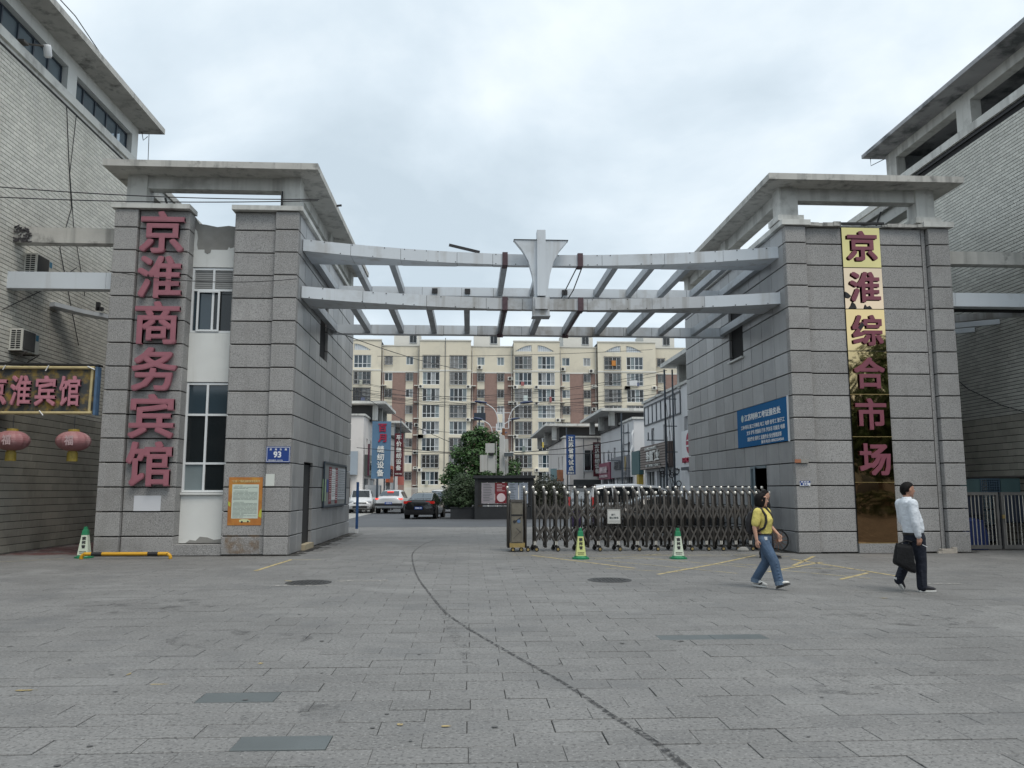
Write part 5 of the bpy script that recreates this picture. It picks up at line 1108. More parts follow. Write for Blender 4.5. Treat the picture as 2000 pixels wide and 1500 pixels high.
# white crossover seen from behind, brake lights on
t,xr,xf=vehicle('suv_car','white sport utility car seen from behind with its brake lights lit','car',(-5.35,58.9,0),R(85),PSV,
 [(-2.35,.55,.85,1.05,.75,.62),(-2.25,.4,.95,1.12,.90,.74),(-2.0,.34,1.0,1.18,.95,.76),(-1.35,.32,1.04,1.56,.96,.62),(-.4,.32,1.02,1.64,.96,.64),(.4,.32,1.0,1.60,.96,.63),(1.2,.34,.98,1.12,.95,.72),(2.0,.36,.84,.96,.9,.66),(2.3,.45,.66,.8,.72,.5)],1.92,2.8,.38,low=.16)
for s in (-1,1): part('tail_light',MB().box(-2.30,-2.1,s*.63-.24,s*.63+.24,.97,1.06).box(-2.2,-1.95,s*.9-.03,s*.9+.03,.97,1.06),mat('lamp_brake',(.8,.05,.04),.3,var=0,emit=((1,.10,.07),1.0)),t,loc=(0,0,0))
part('brake_light',MB().box(-1.62,-1.5,-.22,.22,1.47,1.52),mat('lamp_brake',(.8,.05,.04)),t,loc=(0,0,0)); plate(t,-2.36,.72,-1,.5); part('plate_recess',MB().box(-2.345,-2.3,-.42,.42,.62,.86),BLK,t,loc=(0,0,0))
# white hatchback facing the gate
t,xr,xf=vehicle('mpv_car','white family car facing the gate at the left kerb','car',(-7.75,59.5,0),R(-86),PWH,
 [(-2.1,.4,.8,1.0,.7,.6),(-2.0,.3,.95,1.5,.84,.64),(-1.3,.25,.98,1.62,.87,.62),(0,.22,.98,1.66,.87,.63),(.7,.22,.96,1.60,.87,.62),(1.35,.24,.94,1.06,.86,.7),(1.95,.3,.78,.92,.82,.62),(2.12,.36,.6,.76,.7,.5)],1.74,2.6,.31)
for s in (-1,1): part('headlight',MB().box(1.9,2.06,s*.62-.17,s*.62+.17,.76,.88),HEAD,t,loc=(0,0,0)); part('fog_light',MB().box(2.0,2.14,s*.55-.1,s*.55+.1,.42,.5),CHROME,t,loc=(0,0,0))
part('grille',MB().box(2.0,2.12,-.45,.45,.66,.76),BLK,t,loc=(0,0,0)); part('grille_bar',MB().box(2.1,2.13,-.45,.45,.72,.74),CHROME,t,loc=(0,0,0)); part('bumper_grille',MB().box(2.05,2.15,-.5,.5,.36,.52),BLK,t,loc=(0,0,0))
# dark car ahead of the sedan
t,xr,xf=vehicle('hatch_car','dark navy car half hidden between the black saloon and the shrub','car',(-1.85,60,0),R(92),PDB,
 [(-2.1,.4,.8,1.0,.74,.64),(-2.02,.3,.92,1.12,.86,.68),(-1.5,.25,.98,1.46,.89,.62),(0,.22,.98,1.52,.89,.63),(.6,.22,.96,1.48,.89,.62),(1.3,.24,.94,1.06,.88,.7),(2.0,.3,.78,.92,.82,.62),(2.15,.36,.6,.76,.7,.5)],1.78,2.6,.32)
t,xr,xf=vehicle('sedan_car','dark car with grey roof farther down the road, above the black saloon','car',(-2.9,78,0),R(90),PSV,
 [(-2.2,.4,.8,1.0,.74,.64),(-2.1,.3,.92,1.12,.88,.68),(-1.5,.25,.98,1.56,.91,.62),(0,.22,.98,1.66,.91,.63),(.6,.22,.96,1.6,.91,.62),(1.3,.24,.94,1.06,.9,.7),(2.2,.36,.6,.76,.7,.5)],1.8,2.7,.32)
# white van and black car behind the folding gate
t,xr,xf=vehicle('van','white people carrier parked behind the folding gate','van',(6.6,32.2,0),R(24),PWH,
 [(-2.55,.4,1.05,1.45,.85,.74),(-2.45,.3,1.10,1.74,.93,.74),(-1.6,.26,1.12,1.84,.95,.74),(-.4,.25,1.12,1.86,.95,.74),(.6,.25,1.10,1.80,.95,.73),(1.2,.26,1.08,1.60,.95,.72),(1.9,.28,1.02,1.14,.94,.8),(2.5,.34,.82,.95,.88,.6),(2.62,.4,.6,.8,.75,.5)],1.9,3.0,.34)
for s in (-1,1): part('tail_light',MB().box(-2.56,-2.4,s*.82-.08,s*.82+.08,.95,1.35),TAIL,t,loc=(0,0,0))
part('rear_spoiler',MB().box(-2.75,-2.3,-.7,.7,1.76,1.82),BLK,t,loc=(0,0,0)); part('rear_screen',MB().add([(-2.565,-.66,1.18),(-2.565,.66,1.18),(-2.50,.66,1.68),(-2.50,-.66,1.68)],[(0,1,2,3)]),GLASSB,t,loc=(0,0,0))
t,xr,xf=vehicle('sedan_car','black car parked broadside behind the folding gate','car',(6.6,27.6,0),R(4),PBK,
 [(-2.3,.34,.62,.93,.72,.60),(-2.22,.24,.80,1.06,.84,.68),(-1.5,.22,.90,1.12,.895,.70),(-.85,.2,.92,1.40,.9,.60),(-.1,.2,.92,1.46,.9,.60),(.45,.2,.92,1.40,.9,.6),(1.15,.22,.90,1.02,.89,.68),(2.0,.26,.74,.86,.84,.6),(2.28,.32,.58,.7,.7,.5)],1.8,2.68,.33)
part('chrome_strip',MB().box(-1.9,1.9,-.915,-.90,.92,.94).box(-1.6,1.6,-.915,-.9,.36,.39),CHROME,t,loc=(0,0,0))
# electric scooters
def scooter(x,y,rot,col,label):
    t=thing('electric_scooter',label,'scooter',(x,y,0),rot); c=mat('scooter_'+col[0],col[1],.35,var=.05)
    for xx in (-.62,.62): w=part('wheel',MB().lathe([(.13,-.05),(.21,-.05),(.23,0),(.21,.05),(.13,.05)],16,(xx,0,.23),axis='y'),RUB,t,loc=(0,0,0)); part('rim',MB().lathe([(.02,-.03),(.14,-.03),(.14,.03),(.02,.03)],10,(xx,0,.23),axis='y'),STEELL,w,loc=(0,0,0))
    part('body',MB().loft([[(xx,wv_*math.cos(k*math.pi/4),zc+hh*math.sin(k*math.pi/4)) for k in range(8)] for xx,wv_,zc,hh in ((-.85,.06,.62,.06),(-.6,.15,.58,.17),(-.25,.16,.50,.22),(-.05,.12,.36,.1),(.3,.14,.3,.06),(.42,.2,.45,.2),(.52,.16,.75,.22),(.5,.08,.95,.08))]),c,t,smooth=True,loc=(0,0,0))
    part('seat',MB().loft([[(xx,wv_*math.cos(k*math.pi/4),.76+hh*math.sin(k*math.pi/4)) for k in range(8)] for xx,wv_,hh in ((-.75,.1,.03),(-.5,.15,.06),(-.2,.13,.06),(-.05,.08,.03))]),BLK,t,smooth=True,loc=(0,0,0))
    part('handlebar',MB().tube([(.42,-.33,1.05),(.5,-.12,1.0),(.5,.12,1.0),(.42,.33,1.05)],.018,6).tube([(.5,0,.9),(.5,0,1.02)],.03,6),BLK,t,loc=(0,0,0)); part('mirror',MB().lathe([(.05,0),(.05,.02)],10,(.45,-.3,1.2),axis='x').tube([(.45,-.28,1.04),(.45,-.3,1.18)],.008,5).lathe([(.05,0),(.05,.02)],10,(.45,.3,1.2),axis='x').tube([(.45,.28,1.04),(.45,.3,1.18)],.008,5),BLK,t,loc=(0,0,0))
    part('headlight',MB().lathe([(.07,0),(.05,.05)],10,(.62,0,.82),axis='x'),HEAD,t,loc=(0,0,0)); return t
scooter(3.9,29.6,R(-100),('violet',(.10,.07,.16)),'violet electric scooter behind the folding gate, left of the white van')
scooter(-6.9,66,R(-80),('black',(.02,.02,.022)),'black electric scooter beside the white cabinet')
scooter(-6.3,66.3,R(-95),('grey',(.06,.06,.065)),'dark grey electric scooter behind the white sport utility car')
t=thing('white_cabinet','tall white cabinet standing outside the left shops','cabinet',(-7.3,62.6,0)); part('case',MB().box(-7.9,-6.75,62.3,62.9,.1,2.0),WHT,t); part('side_panel',MB().box(-6.75,-6.72,62.34,62.86,.14,1.96),mat('cabinet_side',(.13,.14,.15),.5),t); part('foot',MB().box(-7.85,-7.7,62.35,62.5,0,.1).box(-6.95,-6.8,62.35,62.5,0,.1),BLK,t)
t=thing('waste_bin','dark green box bin by the left shops','bin',(-6.2,72,0)); part('bin_body',MB().box(-6.6,-5.9,71.7,72.3,0,1.0),mat('bin_green',(.02,.07,.05),.5),t); part('lid',MB().box(-6.63,-5.87,71.67,72.33,1.0,1.08),mat('bin_green',(.02,.07,.05),.5),t)
# ---------------------------------------------------------------- utility poles and overhead cables
def upole(x,y,h,label,two=True):
    t=thing('utility_pole',label,'utility pole',(x,y,0)); part('pole',MB().tube([(0,0,0),(0,0,h)],[.065,.05],8),FRAMED,t,loc=(0,0,0))
    if two: part('pole',MB().tube([(.42,0,0),(.42,0,h)],[.055,.045],8),FRAMED,t,loc=(0,0,0))
    for z in (h*.62,h*.8,h*.45,h*.3): part('crossarm',MB().box(-.05,.6,-.02,.02,z,z+.045),FRAMED,t,loc=(0,0,0))
    c=MB(); q=random.Random(int(y))
    for k in range(6 if two else 2): c.tube([(q.uniform(-.05,.3),-.08,h*.9*q.uniform(.5,1)),(q.uniform(-.1,.5),-.1,h*.4),(q.uniform(-.2,.5),-.1,q.uniform(.8,2))],.012,4)
    part('cable_drop',c,WIRE,t,loc=(0,0,0),kind='stuff'); 
    c=MB()
    for k in range(5): cx,cz,rr=q.uniform(-.4,.6),q.uniform(1.9,2.7),q.uniform(.10,.16); c.tube([(cx+rr*math.cos(i*.449),-.15,cz+rr*1.2*math.sin(i*.449)) for i in range(15)],.025,4)
    part('cable_coil',c,WIRE,t,loc=(0,0,0),kind='stuff') if y<50 else None
    part('bracket_arm',MB().bar((-1.0,0,h*.53),(-.1,0,h*.53),.05,.05).box(-.95,-.9,-.03,.03,h*.53,h*.53+.4).box(-.75,-.7,-.03,.03,h*.53,h*.53+.5),FRAMED,t,loc=(0,0,0)); return t
upole(10.2,41.6,7.9,'paired dark utility poles draped with cables by the nearest right shop'); upole(10.3,54.4,6.8,'slim dark utility pole with brackets by the middle right shop',False); 
t=thing('utility_pole','short dark pole rising from the left shop roof','utility pole',(-7.9,70.5,7)); part('pole',MB().tube([(-7.9,70.5,5),(-7.9,70.5,8.2)],.06,6).tube([(-6.6,77.9,6.5),(-6.6,77.9,8.4)],.05,6),FRAMED,t)
cq=random.Random(21)
def cable(a,c,sag,r_=.022,label='thin black cable in the bundle strung across the courtyard',grp='overhead cables'):
    a,c=Vector(a),Vector(c); P=[]
    for i in range(15): u=i/14; p=a.lerp(c,u); p.z-=sag*4*u*(1-u); P.append(p)
    tag(part('overhead_cable',MB().tube(P,r_,5),WIRE),label,'cable',grp)
for k in range(8): cable((-9.5+cq.uniform(-.5,.5),56+cq.uniform(-3,3),8.9+cq.uniform(-.8,.5)),(10.4,42+cq.uniform(-.2,.2),7.3+cq.uniform(-.9,.6)),cq.uniform(.5,1.1),cq.uniform(.007,.014))
for k in range(4): cable((-9,64+cq.uniform(-2,2),9.6+cq.uniform(-.5,.8)),(11,62+cq.uniform(-4,4),8.0+cq.uniform(-.6,.8)),cq.uniform(.4,.9),.013)
cable((-8,58,4.6),(11,54,4.2),.35,.022,'low black cable sagging across the courtyard at first floor height'); cable((-8,70,5.6),(10.3,54.4,5.0),.9,.03,'thicker black cable drooping in front of the cream apartment block')
cable((-8,60,8.6),(-1.2,51,4.6),.2,.02,'black cable slanting down from left shops to the green tree'); cable((-7.8,66,6.9),(11,69,6.0),.3,.02,'black cable crossing level with the shop parapets'); 
cable((-13,20.4,9.34),(-3.9,20.2,9.02),.12,.014,'upper thin wire crossing the front of left tower top'); cable((-13,20.45,9.05),(-3.95,20.3,9.02),.1,.014,'lower thin wire crossing the front of left tower top')
cable((-9.3,20.7,7.2),(-4.5,20.7,7.05),.18,.010,'hair thin wire sagging across the maroon letters'); cable((-4.45,24.5,6.55),(-.5,40,7.6),.15,.014,'thin wire running from the left tower window under the pergola'); cable((-6,52,10.2),(12,52,10.8),.15,.016,'highest thin wire crossing just below the pergola')
# ---------------------------------------------------------------- folding gate
GT=thing('folding_gate','long folding stainless steel gate with round knobs closing right half of entrance','gate',(4.7,21.95,0))
xs=[1.75]
gaps=[.285]*5+[.268]*4+[.25]*4+[.225]*5+[.20]*6+[.18]*5+[.16]*7
for g_ in gaps: xs.append(xs[-1]+g_)
xs=[x for x in xs if x<8.25]
F0,F1=21.78,22.22
def relp(v): return Vector(v)-GT.location
hoop=MB()
P=[(0,F1,.1),(0,F1,1.52),(0,F1-.03,1.62)]; hoop.tube(P,.034,8)
hoop.tube([(0,F0,.1),(0,F0,1.42),(0.0,F0+.06,1.52),(0,F0+.22,1.60),(0,F1-.03,1.63)],.034,8); hoop.box(-.022,.022,F0,F1,.1,.14).box(-.018,.018,F0,F1,.62,.65)
hm=hoop.mesh('frame_hoop',STEEL,True); knob=MB().lathe([(.012,-.05),(.03,-.035),(.042,0),(.03,.035),(.01,.043)],12).mesh('knob',STEELL,True)
thin=MB().tube([(0,0,.28),(0,0,1.36)],.022,8).tube([(0,0,1.36),(0,0,1.46)],[.011,.008],6).mesh('thin_bar',STEEL)
lat=MB().bar((0,0,0),(1,0,1),.02,.001).mesh('x',STEEL)
def latmesh(w,h,s):
    key=('lat',round(w,3),h,s)
    if key not in BOXC: BOXC[key]=MB().bar((0,0,0 if s>0 else h),(w,0,h if s>0 else 0),.014,.042).mesh('lattice_bar',STEEL)
    return BOXC[key]
caster=MB().lathe([(.02,-.025),(.055,-.025),(.062,0),(.055,.025),(.02,.025)],14,(0,0,.062),axis='y').box(-.03,.03,-.035,.035,.1,.15).mesh('caster',RUB); chub=MB().lathe([(.005,-.03),(.034,-.03),(.034,.03),(.005,.03)],12,(0,0,.062),axis='y').mesh('caster_hub',BRASS)
sleeve=MB().box(-.032,.032,-.032,.032,.17,.27).mesh('post_sleeve',STEELL)
for i,x in enumerate(xs):
    place('frame_hoop',hm,GT,relp((x,0,0)))
    place('knob',knob,GT,relp((x-.01,F1,1.685))); place('knob',knob,GT,relp((x+.025,F0-.01,1.545)))
    if i%2==0:
        place('caster',caster,GT,relp((x+.04,F0-.06,0))); place('caster_hub',chub,GT,relp((x+.04,F0-.06,0))); place('post_sleeve',sleeve,GT,relp((x,F0,0))); place('caster',caster,GT,relp((x-.03,F1+.03,0)))
    if i+1<len(xs):
        w=xs[i+1]-x
        place('thin_bar',thin,GT,relp((x+w/2,(F0+F1)/2,0)))
        for yy in (F0-.005,F1+.005):
            for zz in (.22,.82):
                place('lattice_bar',latmesh(w,.45,1),GT,relp((x,yy-.009,zz))); place('lattice_bar',latmesh(w,.45,-1),GT,relp((x,yy+.009,zz)))
HB=mat('gate_head_panel',(.17,.155,.125),.45,metal=.2,var=.2,vs=5,grime=[((.12,.10,.08),.6,6,.5)])
hd=part('gate_head',MB().box(1.11,1.42,21.62,22.25,.14,1.30),HB,GT)
part('upper_panel',MB().box(1.13,1.40,21.60,21.62,.98,1.27),HB,hd); part('panel_gap',MB().box(1.11,1.42,21.612,21.62,.94,.98),BLK,hd)
part('lower_panel',MB().box(1.13,1.40,21.60,21.62,.26,.93),HB,hd); part('head_top',MB().box(1.10,1.43,21.6,22.27,1.30,1.36),STEEL,hd)
part('lock_mark',MB().lathe([(.045,0),(.045,.012)],14,(1.31,21.588,.80),axis='y'),mat('lock_blue',(.10,.17,.30),.4),hd); part('scratch_mark',MB().bar((1.18,21.597,.76),(1.37,21.597,.90),.004,.03).lathe([(.04,0),(.04,.01)],10,(1.2,21.59,.79),axis='y').bar((1.25,21.598,.62),(1.37,21.598,.5),.004,.012).bar((1.17,21.598,.35),(1.37,21.598,.55),.004,.008),BLK,hd)
part('brass_skirt',MB().box(1.07,1.47,21.59,22.28,.12,.23),BRASS,hd)
for x in (1.05,1.50):
    place('frame_hoop',hm,GT,relp((x,0,0))); place('knob',knob,GT,relp((x-.01,F1,1.685))); place('knob',knob,GT,relp((x+.025,F0-.01,1.545)))
for x in (1.16,1.38,1.56): place('caster',caster,GT,relp((x,21.66,0))); place('caster_hub',chub,GT,relp((x,21.66,0)))
nt_=thing('gate_notice','grey white notice hanging on the folding gate, with two lines of writing','notice',(3.86,21.70,.92))
part('board',MB().box(-.175,.175,-.02,0,-.19,.19),mat('notice_grey',(.42,.42,.40),.6),nt_,loc=(0,0,0)); part('paper',MB().box(-.155,.155,-.024,-.02,-.11,.14),mat('notice_paper',(.55,.55,.53),.6),nt_,loc=(0,0,0))
text('西门',-.02,-.025,.045,.05,m=PRT,parent=nt_); text('禁止停车',.0,-.025,-.035,.06,m=PRT,parent=nt_)
# sacks and a wire wheel by the tower door
t=thing('wire_wheel','dark wire wheel leaning by the right tower behind the woman','wheel',(8.15,21.3,0)); part('rim',MB().tube([(.27*math.cos(i*math.pi/12),0,.3+.27*math.sin(i*math.pi/12)) for i in range(25)],.022,6),RUB,t,loc=(0,0,0))
sp=MB()
for k in range(12): a=k*math.pi/6; sp.tube([(0,0,.3),(.25*math.cos(a),0,.3+.25*math.sin(a))],.006,4)
part('spoke',sp,mat('rust',(.22,.09,.04)),t,loc=(0,0,0),kind='stuff')
t=thing('stone_lump','pale stone lump on the ground at the end of the folding gate','stone',(7.25,21.4,0)); part('stone',MB().loft([[(rr*1.6*math.cos(k*math.pi/4)*(1+.2*math.sin(k*2)),rr*math.sin(k*math.pi/4),z) for k in range(8)] for rr,z in ((.08,0),(.09,.05),(.07,.1),(.03,.13))]),RENDG,t,loc=(0,0,0))
t=thing('rubble_block','broken pale brick lying at the foot of the right tower','rubble',(12.35,20.68,0)); part('brick',MB().box(-.2,.16,-.08,.06,0,.11).xf(Matrix.Rotation(.15,4,'Z')),mat('brick_pale',(.42,.38,.33),.9,var=.2,vs=10),t,loc=(0,0,0)); part('chip',MB().box(.15,.25,-.05,.05,0,.15).box(-.28,-.18,-.1,-.02,0,.05),mat('brick_pale',(.42,.38,.33)),t,loc=(0,0,0))
# ---------------------------------------------------------------- barrier bar and cones
YB_=mat('bar_yellow',(.62,.33,.02),.4,var=.1,vs=5); bt=thing('parking_bar','low yellow and black steel parking bar before the left tower','barrier',(-8.1,19.95,0))
part('rail',MB().tube(spl([(-1.03,0,0),(-1.02,0,.07),(-.95,0,.115),(-.8,0,.12),(.8,0,.12),(.95,0,.115),(1.02,0,.07),(1.03,0,0)],4),.042,10),YB_,bt,smooth=True,loc=(0,0,0))
for x in (-.68,.62): part('black_band',MB().tube([(x-.12,0,.12),(x+.12,0,.12)],.045,10),BLK,bt,loc=(0,0,0))
GRN=mat('cone_green',(.012,.20,.085),.45,var=.1)
def cone(x,y,label,sleeve_c,h=.72,tilt=0):
    t=thing('traffic_cone',label,'traffic cone',(x,y,0),rnd.uniform(-.12,.12),'green advertising cones at the entrance'); t.rotation_euler=(0,tilt,t.rotation_euler[2])
    s=h/.72
    part('base',MB().prism([(.21*s*math.cos(a),.21*s*math.sin(a)) for a in [math.pi/8+k*math.pi/4 for k in range(8)]],0,.035).lathe([(.17*s,.035),(.14*s,.075)],8),GRN,t,loc=(0,0,0))
    sq=lambda r_,z:[(r_,-r_,z),(r_,r_,z),(-r_,r_,z),(-r_,-r_,z)]
    sl=mat('cone_sleeve_'+sleeve_c[0],sleeve_c[1],.5,var=.05)
    part('sleeve',MB().loft([sq(.118*s,.075),sq(.066*s,.53*s)]),sl,t,loc=(0,0,0))
    part('cap',MB().loft([sq(.068*s,.53*s),sq(.055*s,.64*s),sq(.05*s,.655*s)]).loft([sq(.036*s,.655*s),sq(.034*s,.72*s)]),GRN,t,loc=(0,0,0))
    ang=math.atan((.118-.066)*s/(.455*s))
    for i,c_ in enumerate('索邦管'):
        z=(.455-.095*i)*s; yy=-(.066*s+(.53*s-z)*(.052/.455))-.002
        me,tw,th=text_mesh(c_,.035,.05,BLK,'lettering'); o=place('lettering',me,t,(0,yy,z),(R(90)+0-ang,0,0),(.085*s/tw,.08*s/th,.03))
    me,tw,th=text_mesh('18005175588',.02,.05,BLK,'lettering')
    b=MB()
    for k in range(8): b.box(-.08+.02*k,-.066+.02*k,-.1195*s,-.115*s,.145*s,.16*s).box(-.07+.018*k,-.06+.018*k,-.1225*s,-.118*s,.11*s,.12*s)
    part('print_marks',b,BLK,t,loc=(0,0,0),kind='stuff')
    return t
cone(2.65,19.45,'green topped cone with a yellow sleeve, left of the two by the gate',('lime',(.56,.60,.24)))
cone(4.97,19.35,'green topped cone with a pale sleeve, right of the two by the gate',('pale',(.58,.64,.52)))
cone(-9.25,20.35,'green topped cone with a pale sleeve beside left tower and yellow bar',('pale',(.58,.64,.52)),.74)
# ---------------------------------------------------------------- side gate and crates on the right
def leaf(x0,x1,label):
    t=thing('metal_gate',label,'gate',((x0+x1)/2,21.6,0)); m=mat('gate_grey',(.16,.155,.15),.6,metal=.2,var=.2,vs=4)
    part('frame',MB().box(x0,x1,21.56,21.64,1.48,1.56).box(x0,x1,21.56,21.64,.04,.14).box(x0,x0+.06,21.56,21.64,.14,1.48).box(x1-.06,x1,21.56,21.64,.14,1.48),m,t); k=int((x1-x0)/.105)
    for i in range(1,k): x=x0+(x1-x0)*i/k; part('bar',MB().tube([(x,21.6,.14),(x,21.6,1.48)],.014,6),STEELL if i%4 else m,t)
    part('latch',MB().box(x0-.02,x0+.06,21.53,21.56,.85,.95),BRASS,t)
leaf(13.14,14.42,'left grey metal gate leaf beside the right granite tower'); leaf(14.50,16.2,'right grey metal gate leaf at the right edge')
CB=[mat('crate_blue',(.05,.085,.12),.55,var=.2),mat('crate_teal',(.05,.095,.10),.6,var=.2),mat('crate_navy',(.02,.03,.055),.6,var=.2)]
def crate(x,y,z,w,h,m,label,mesh_=True):
    t=thing('plastic_crate',label,'crate',(x,y,z),0,'crates stacked behind the side gate'); d=.5
    b=MB().box(-w/2,w/2,-d/2,d/2,0,.03)
    for zz in (0,h-.03): b.box(-w/2,w/2,-d/2,-d/2+.03,zz,zz+.03).box(-w/2,w/2,d/2-.03,d/2,zz,zz+.03)
    for xx in (-w/2,w/2-.03): b.box(xx,xx+.03,-d/2,d/2,.03,h-.03)
    part('crate_frame',b,m,t,loc=(0,0,0)); b=MB()
    if mesh_:
        for k in range(int(w/.065)): b.box(-w/2+.065*k,-w/2+.065*k+.018,-d/2+.005,-d/2+.02,.03,h-.03)
        for k in range(int(h/.07)): b.box(-w/2,w/2,-d/2+.004,-d/2+.021,.07*k,.07*k+.016)
        part('mesh_side',b,m,t,loc=(0,0,0),kind='stuff')
    else: part('sheet_side',MB().box(-w/2,w/2,-d/2+.005,-d/2+.02,.03,h-.03),m,t,loc=(0,0,0))
for i,(x,z,w,h,k,ms_,lab) in enumerate(((14.55,1.5,.5,.42,2,False,'dark navy crate at the left end of the top row behind the side gate'),(15.1,1.5,.6,.42,1,False,'plain teal crate in the top row behind the left gate leaf'),(15.72,1.5,.6,.44,0,True,'blue mesh crate in the top row above the gate latch'),(16.35,1.5,.6,.44,1,False,'teal crate in the top row at the right edge'),
  (15.72,1.06,.6,.44,0,True,'blue mesh crate second from the top behind the gate latch'),(15.72,.62,.6,.44,0,True,'blue mesh crate third from the top behind the gate latch'),(15.72,.18,.6,.44,2,True,'lowest mesh crate behind the gate latch'),(15.1,.9,.6,.6,2,False,'navy crate hidden below the plain teal crate'),(15.1,.3,.6,.6,2,True,'navy mesh crate lowest behind left gate leaf'),(16.4,.7,.7,.8,2,False,'large dark crate behind the right gate leaf'))):
    crate(x*.925,22.3-.004*i,z,w*.94,h,CB[k],lab,ms_)
t=thing('crate_shelf','dark steel shelf carrying the crates behind the side gate','shelf',(14.4,22.3,0)); [part('shelf_board',MB().box(xa,xb,22.02,22.6,za,za+.05),BLK,t) for xa,xb,za in ((13.2,15.6,.1),(13.2,14.24,1.44),(14.84,15.6,1.44))]; part('upright',MB().box(13.2,13.26,22.05,22.1,0,1.44).box(15.5,15.56,22.05,22.1,0,1.44),BLK,t)
t=thing('tarpaulin','crumpled blue tarpaulin heap behind the left side gate leaf','tarpaulin',(13.8,21.9,0)); part('sheet',MB().loft([[(13.75+.75*rr*math.cos(k*math.pi/5)*(1+.25*math.sin(k*3)),21.88+.22*rr*math.sin(k*math.pi/5),z) for k in range(10)] for rr,z in ((.6,0),(.62,.4),(.5,.7),(.55,.78),(.1,.86))]),mat('tarp_blue',(.02,.04,.15),.5,var=.2,vs=5),t)
t=thing('cardboard_piece','tan cardboard piece leaning beside the right tower behind gate','cardboard',(13.3,21.72,.7)); part('sheet',MB().ext([(13.16,1.25),(13.16,.75),(13.42,.92),(13.38,1.05)],21.70,21.73),mat('cardboard_tan',(.38,.27,.14),.8),t)
# ---------------------------------------------------------------- the far side of the street, behind the camera: mirrored in glass and in the gold sign
SB1=mat('street_block',(.20,.19,.18),.9,var=.2,vs=.2)
for i,(x0,x1,y,h,lab) in enumerate(((-70,-28,-52,13,'low grey street building across the street, to the far left'),(-26,6,-54,9.5,'low grey street building across the street, facing the entrance'),(9,44,-52,15.5,'grey street building across the street, facing the right tower'),(47,90,-55,11,'low grey street building across the street, to the far right'))):
    t=thing('street_building',lab,'building',((x0+x1)/2,y,0)); part('wall',MB().box(x0,x1,y-12,y,0,h),SB1,t); part('cornice',MB().box(x0-.2,x1+.2,y,y+.3,h-.4,h),CONC,t)
    for f in range(3):
        for k in range(int((x1-x0)/3.2)): 
            if (f+1)*3.4<h: part('window',MB().box(x0+1+3.2*k,x0+2.8+3.2*k,y,y+.06,1+3.4*f,2.7+3.4*f),GLASS,t)
for i,(x,y,s_,lab) in enumerate(((-14,-38,1.2,'street tree across the street, leftmost'),(4,-38,1.2,'street tree across the street, opposite the folding gate'),(27,-27,1.35,'street tree across the street, left of the pair facing the gold sign'),(34.5,-25,1.55,'tallest street tree across the street, facing the gold sign'),(42,-29,1.5,'street tree across the street, rightmost'))):
    c=[(x+dx*s_,y+dy*s_,z*s_,r_*s_,.85) for dx,dy,z,r_ in ((0,0,6.4,2.6),(-1.8,.4,4.6,2.2),(1.9,-.3,5.0,2.3),(.3,.6,8.2,1.7),(0,0,3.0,1.8))]
    tree('street_tree',lab,x,y,0,9*s_,c,5500,.36,LD,30+i)

hg=thing('hedge','unseen hedge added behind the camera to darken the mirrored foot of the gold sign','hedge',(28,-11,0)); part('soil',MB().box(14,46,-12,-9.6,-.08,.05),EARTH,hg); q=random.Random(4); b=MB()  # leaf rows put in only to darken the gold sign's reflection
for k in range(9000):
    p=Vector((q.uniform(14,46),q.uniform(-11.8,-9.8),q.uniform(.05,1.45))); n1=Vector((q.uniform(-1,1),q.uniform(-1,1),q.uniform(-1,1))).normalized(); a_=n1.orthogonal().normalized()*.11; c_=n1.cross(a_)
    b.add([p-a_,p+c_*.6,p+a_,p-c_*.6],[(0,1,2,3)])
me=bpy.data.meshes.new('leaves'); me.from_pydata(b.v,[],b.f); me.materials.append(LD); o=place('leaves',me,hg); o.location=-hg.location; o['kind']='stuff'
# ---------------------------------------------------------------- people (x forward, y to the person's left, z up)
SKIN=mat('skin',(.52,.30,.215),.5,var=.06,vs=12,spec=.35); SKIN2=mat('skin_tanned',(.40,.215,.15),.5,var=.06,vs=12,spec=.35)
HAIR=mat('hair_black',(.009,.008,.008),.65,var=.2,vs=30,spec=.12)
EYEW=mat('eye_white',(.6,.58,.55),.3,var=0); LIP=mat('lips',(.32,.11,.10),.45,var=0)
def fuse(name,mb,vox,m,parent,it=6):
    me=mb.mesh('tmp',m); o=bpy.data.objects.new('tmp',me); COL.objects.link(o)
    r_=o.modifiers.new('r','REMESH'); r_.mode='VOXEL'; r_.voxel_size=vox; r_.use_smooth_shade=True
    s=o.modifiers.new('s','SMOOTH'); s.factor=.5; s.iterations=it
    dg=bpy.context.evaluated_depsgraph_get(); dg.update()
    nm=bpy.data.meshes.new_from_object(o.evaluated_get(dg)); bpy.data.objects.remove(o)
    nm.materials.clear(); nm.materials.append(m); nm.polygons.foreach_set('use_smooth',[True]*len(nm.polygons)); nm.name=name
    return place(name,nm,parent)
def limb(b,pts,rs,k=12):
    P=[];Rr=[]
    for i in range(len(pts)-1):
        for t in range(4):
            u=t/4; P.append(Vector(pts[i]).lerp(Vector(pts[i+1]),u)); Rr.append(rs[i]+(rs[i+1]-rs[i])*u)
    P.append(Vector(pts[-1])); Rr.append(rs[-1]); b.tube(P,Rr,k)
    for p,r_ in ((P[0],Rr[0]),(P[-1],Rr[-1])): ball(b,p,r_*.98)
    for p,r_ in zip(pts[1:-1],rs[1:-1]): ball(b,p,r_)
def ball(b,c,r_,sx=1,sy=1,sz=1):
    k=10; b.loft([[(c[0]+sx*r_*math.sin(a)*math.cos(t*2*math.pi/k),c[1]+sy*r_*math.sin(a)*math.sin(t*2*math.pi/k),c[2]-sz*r_*math.cos(a)) for t in range(k)] for a in [math.pi*(.04+.92*i/8) for i in range(9)]])
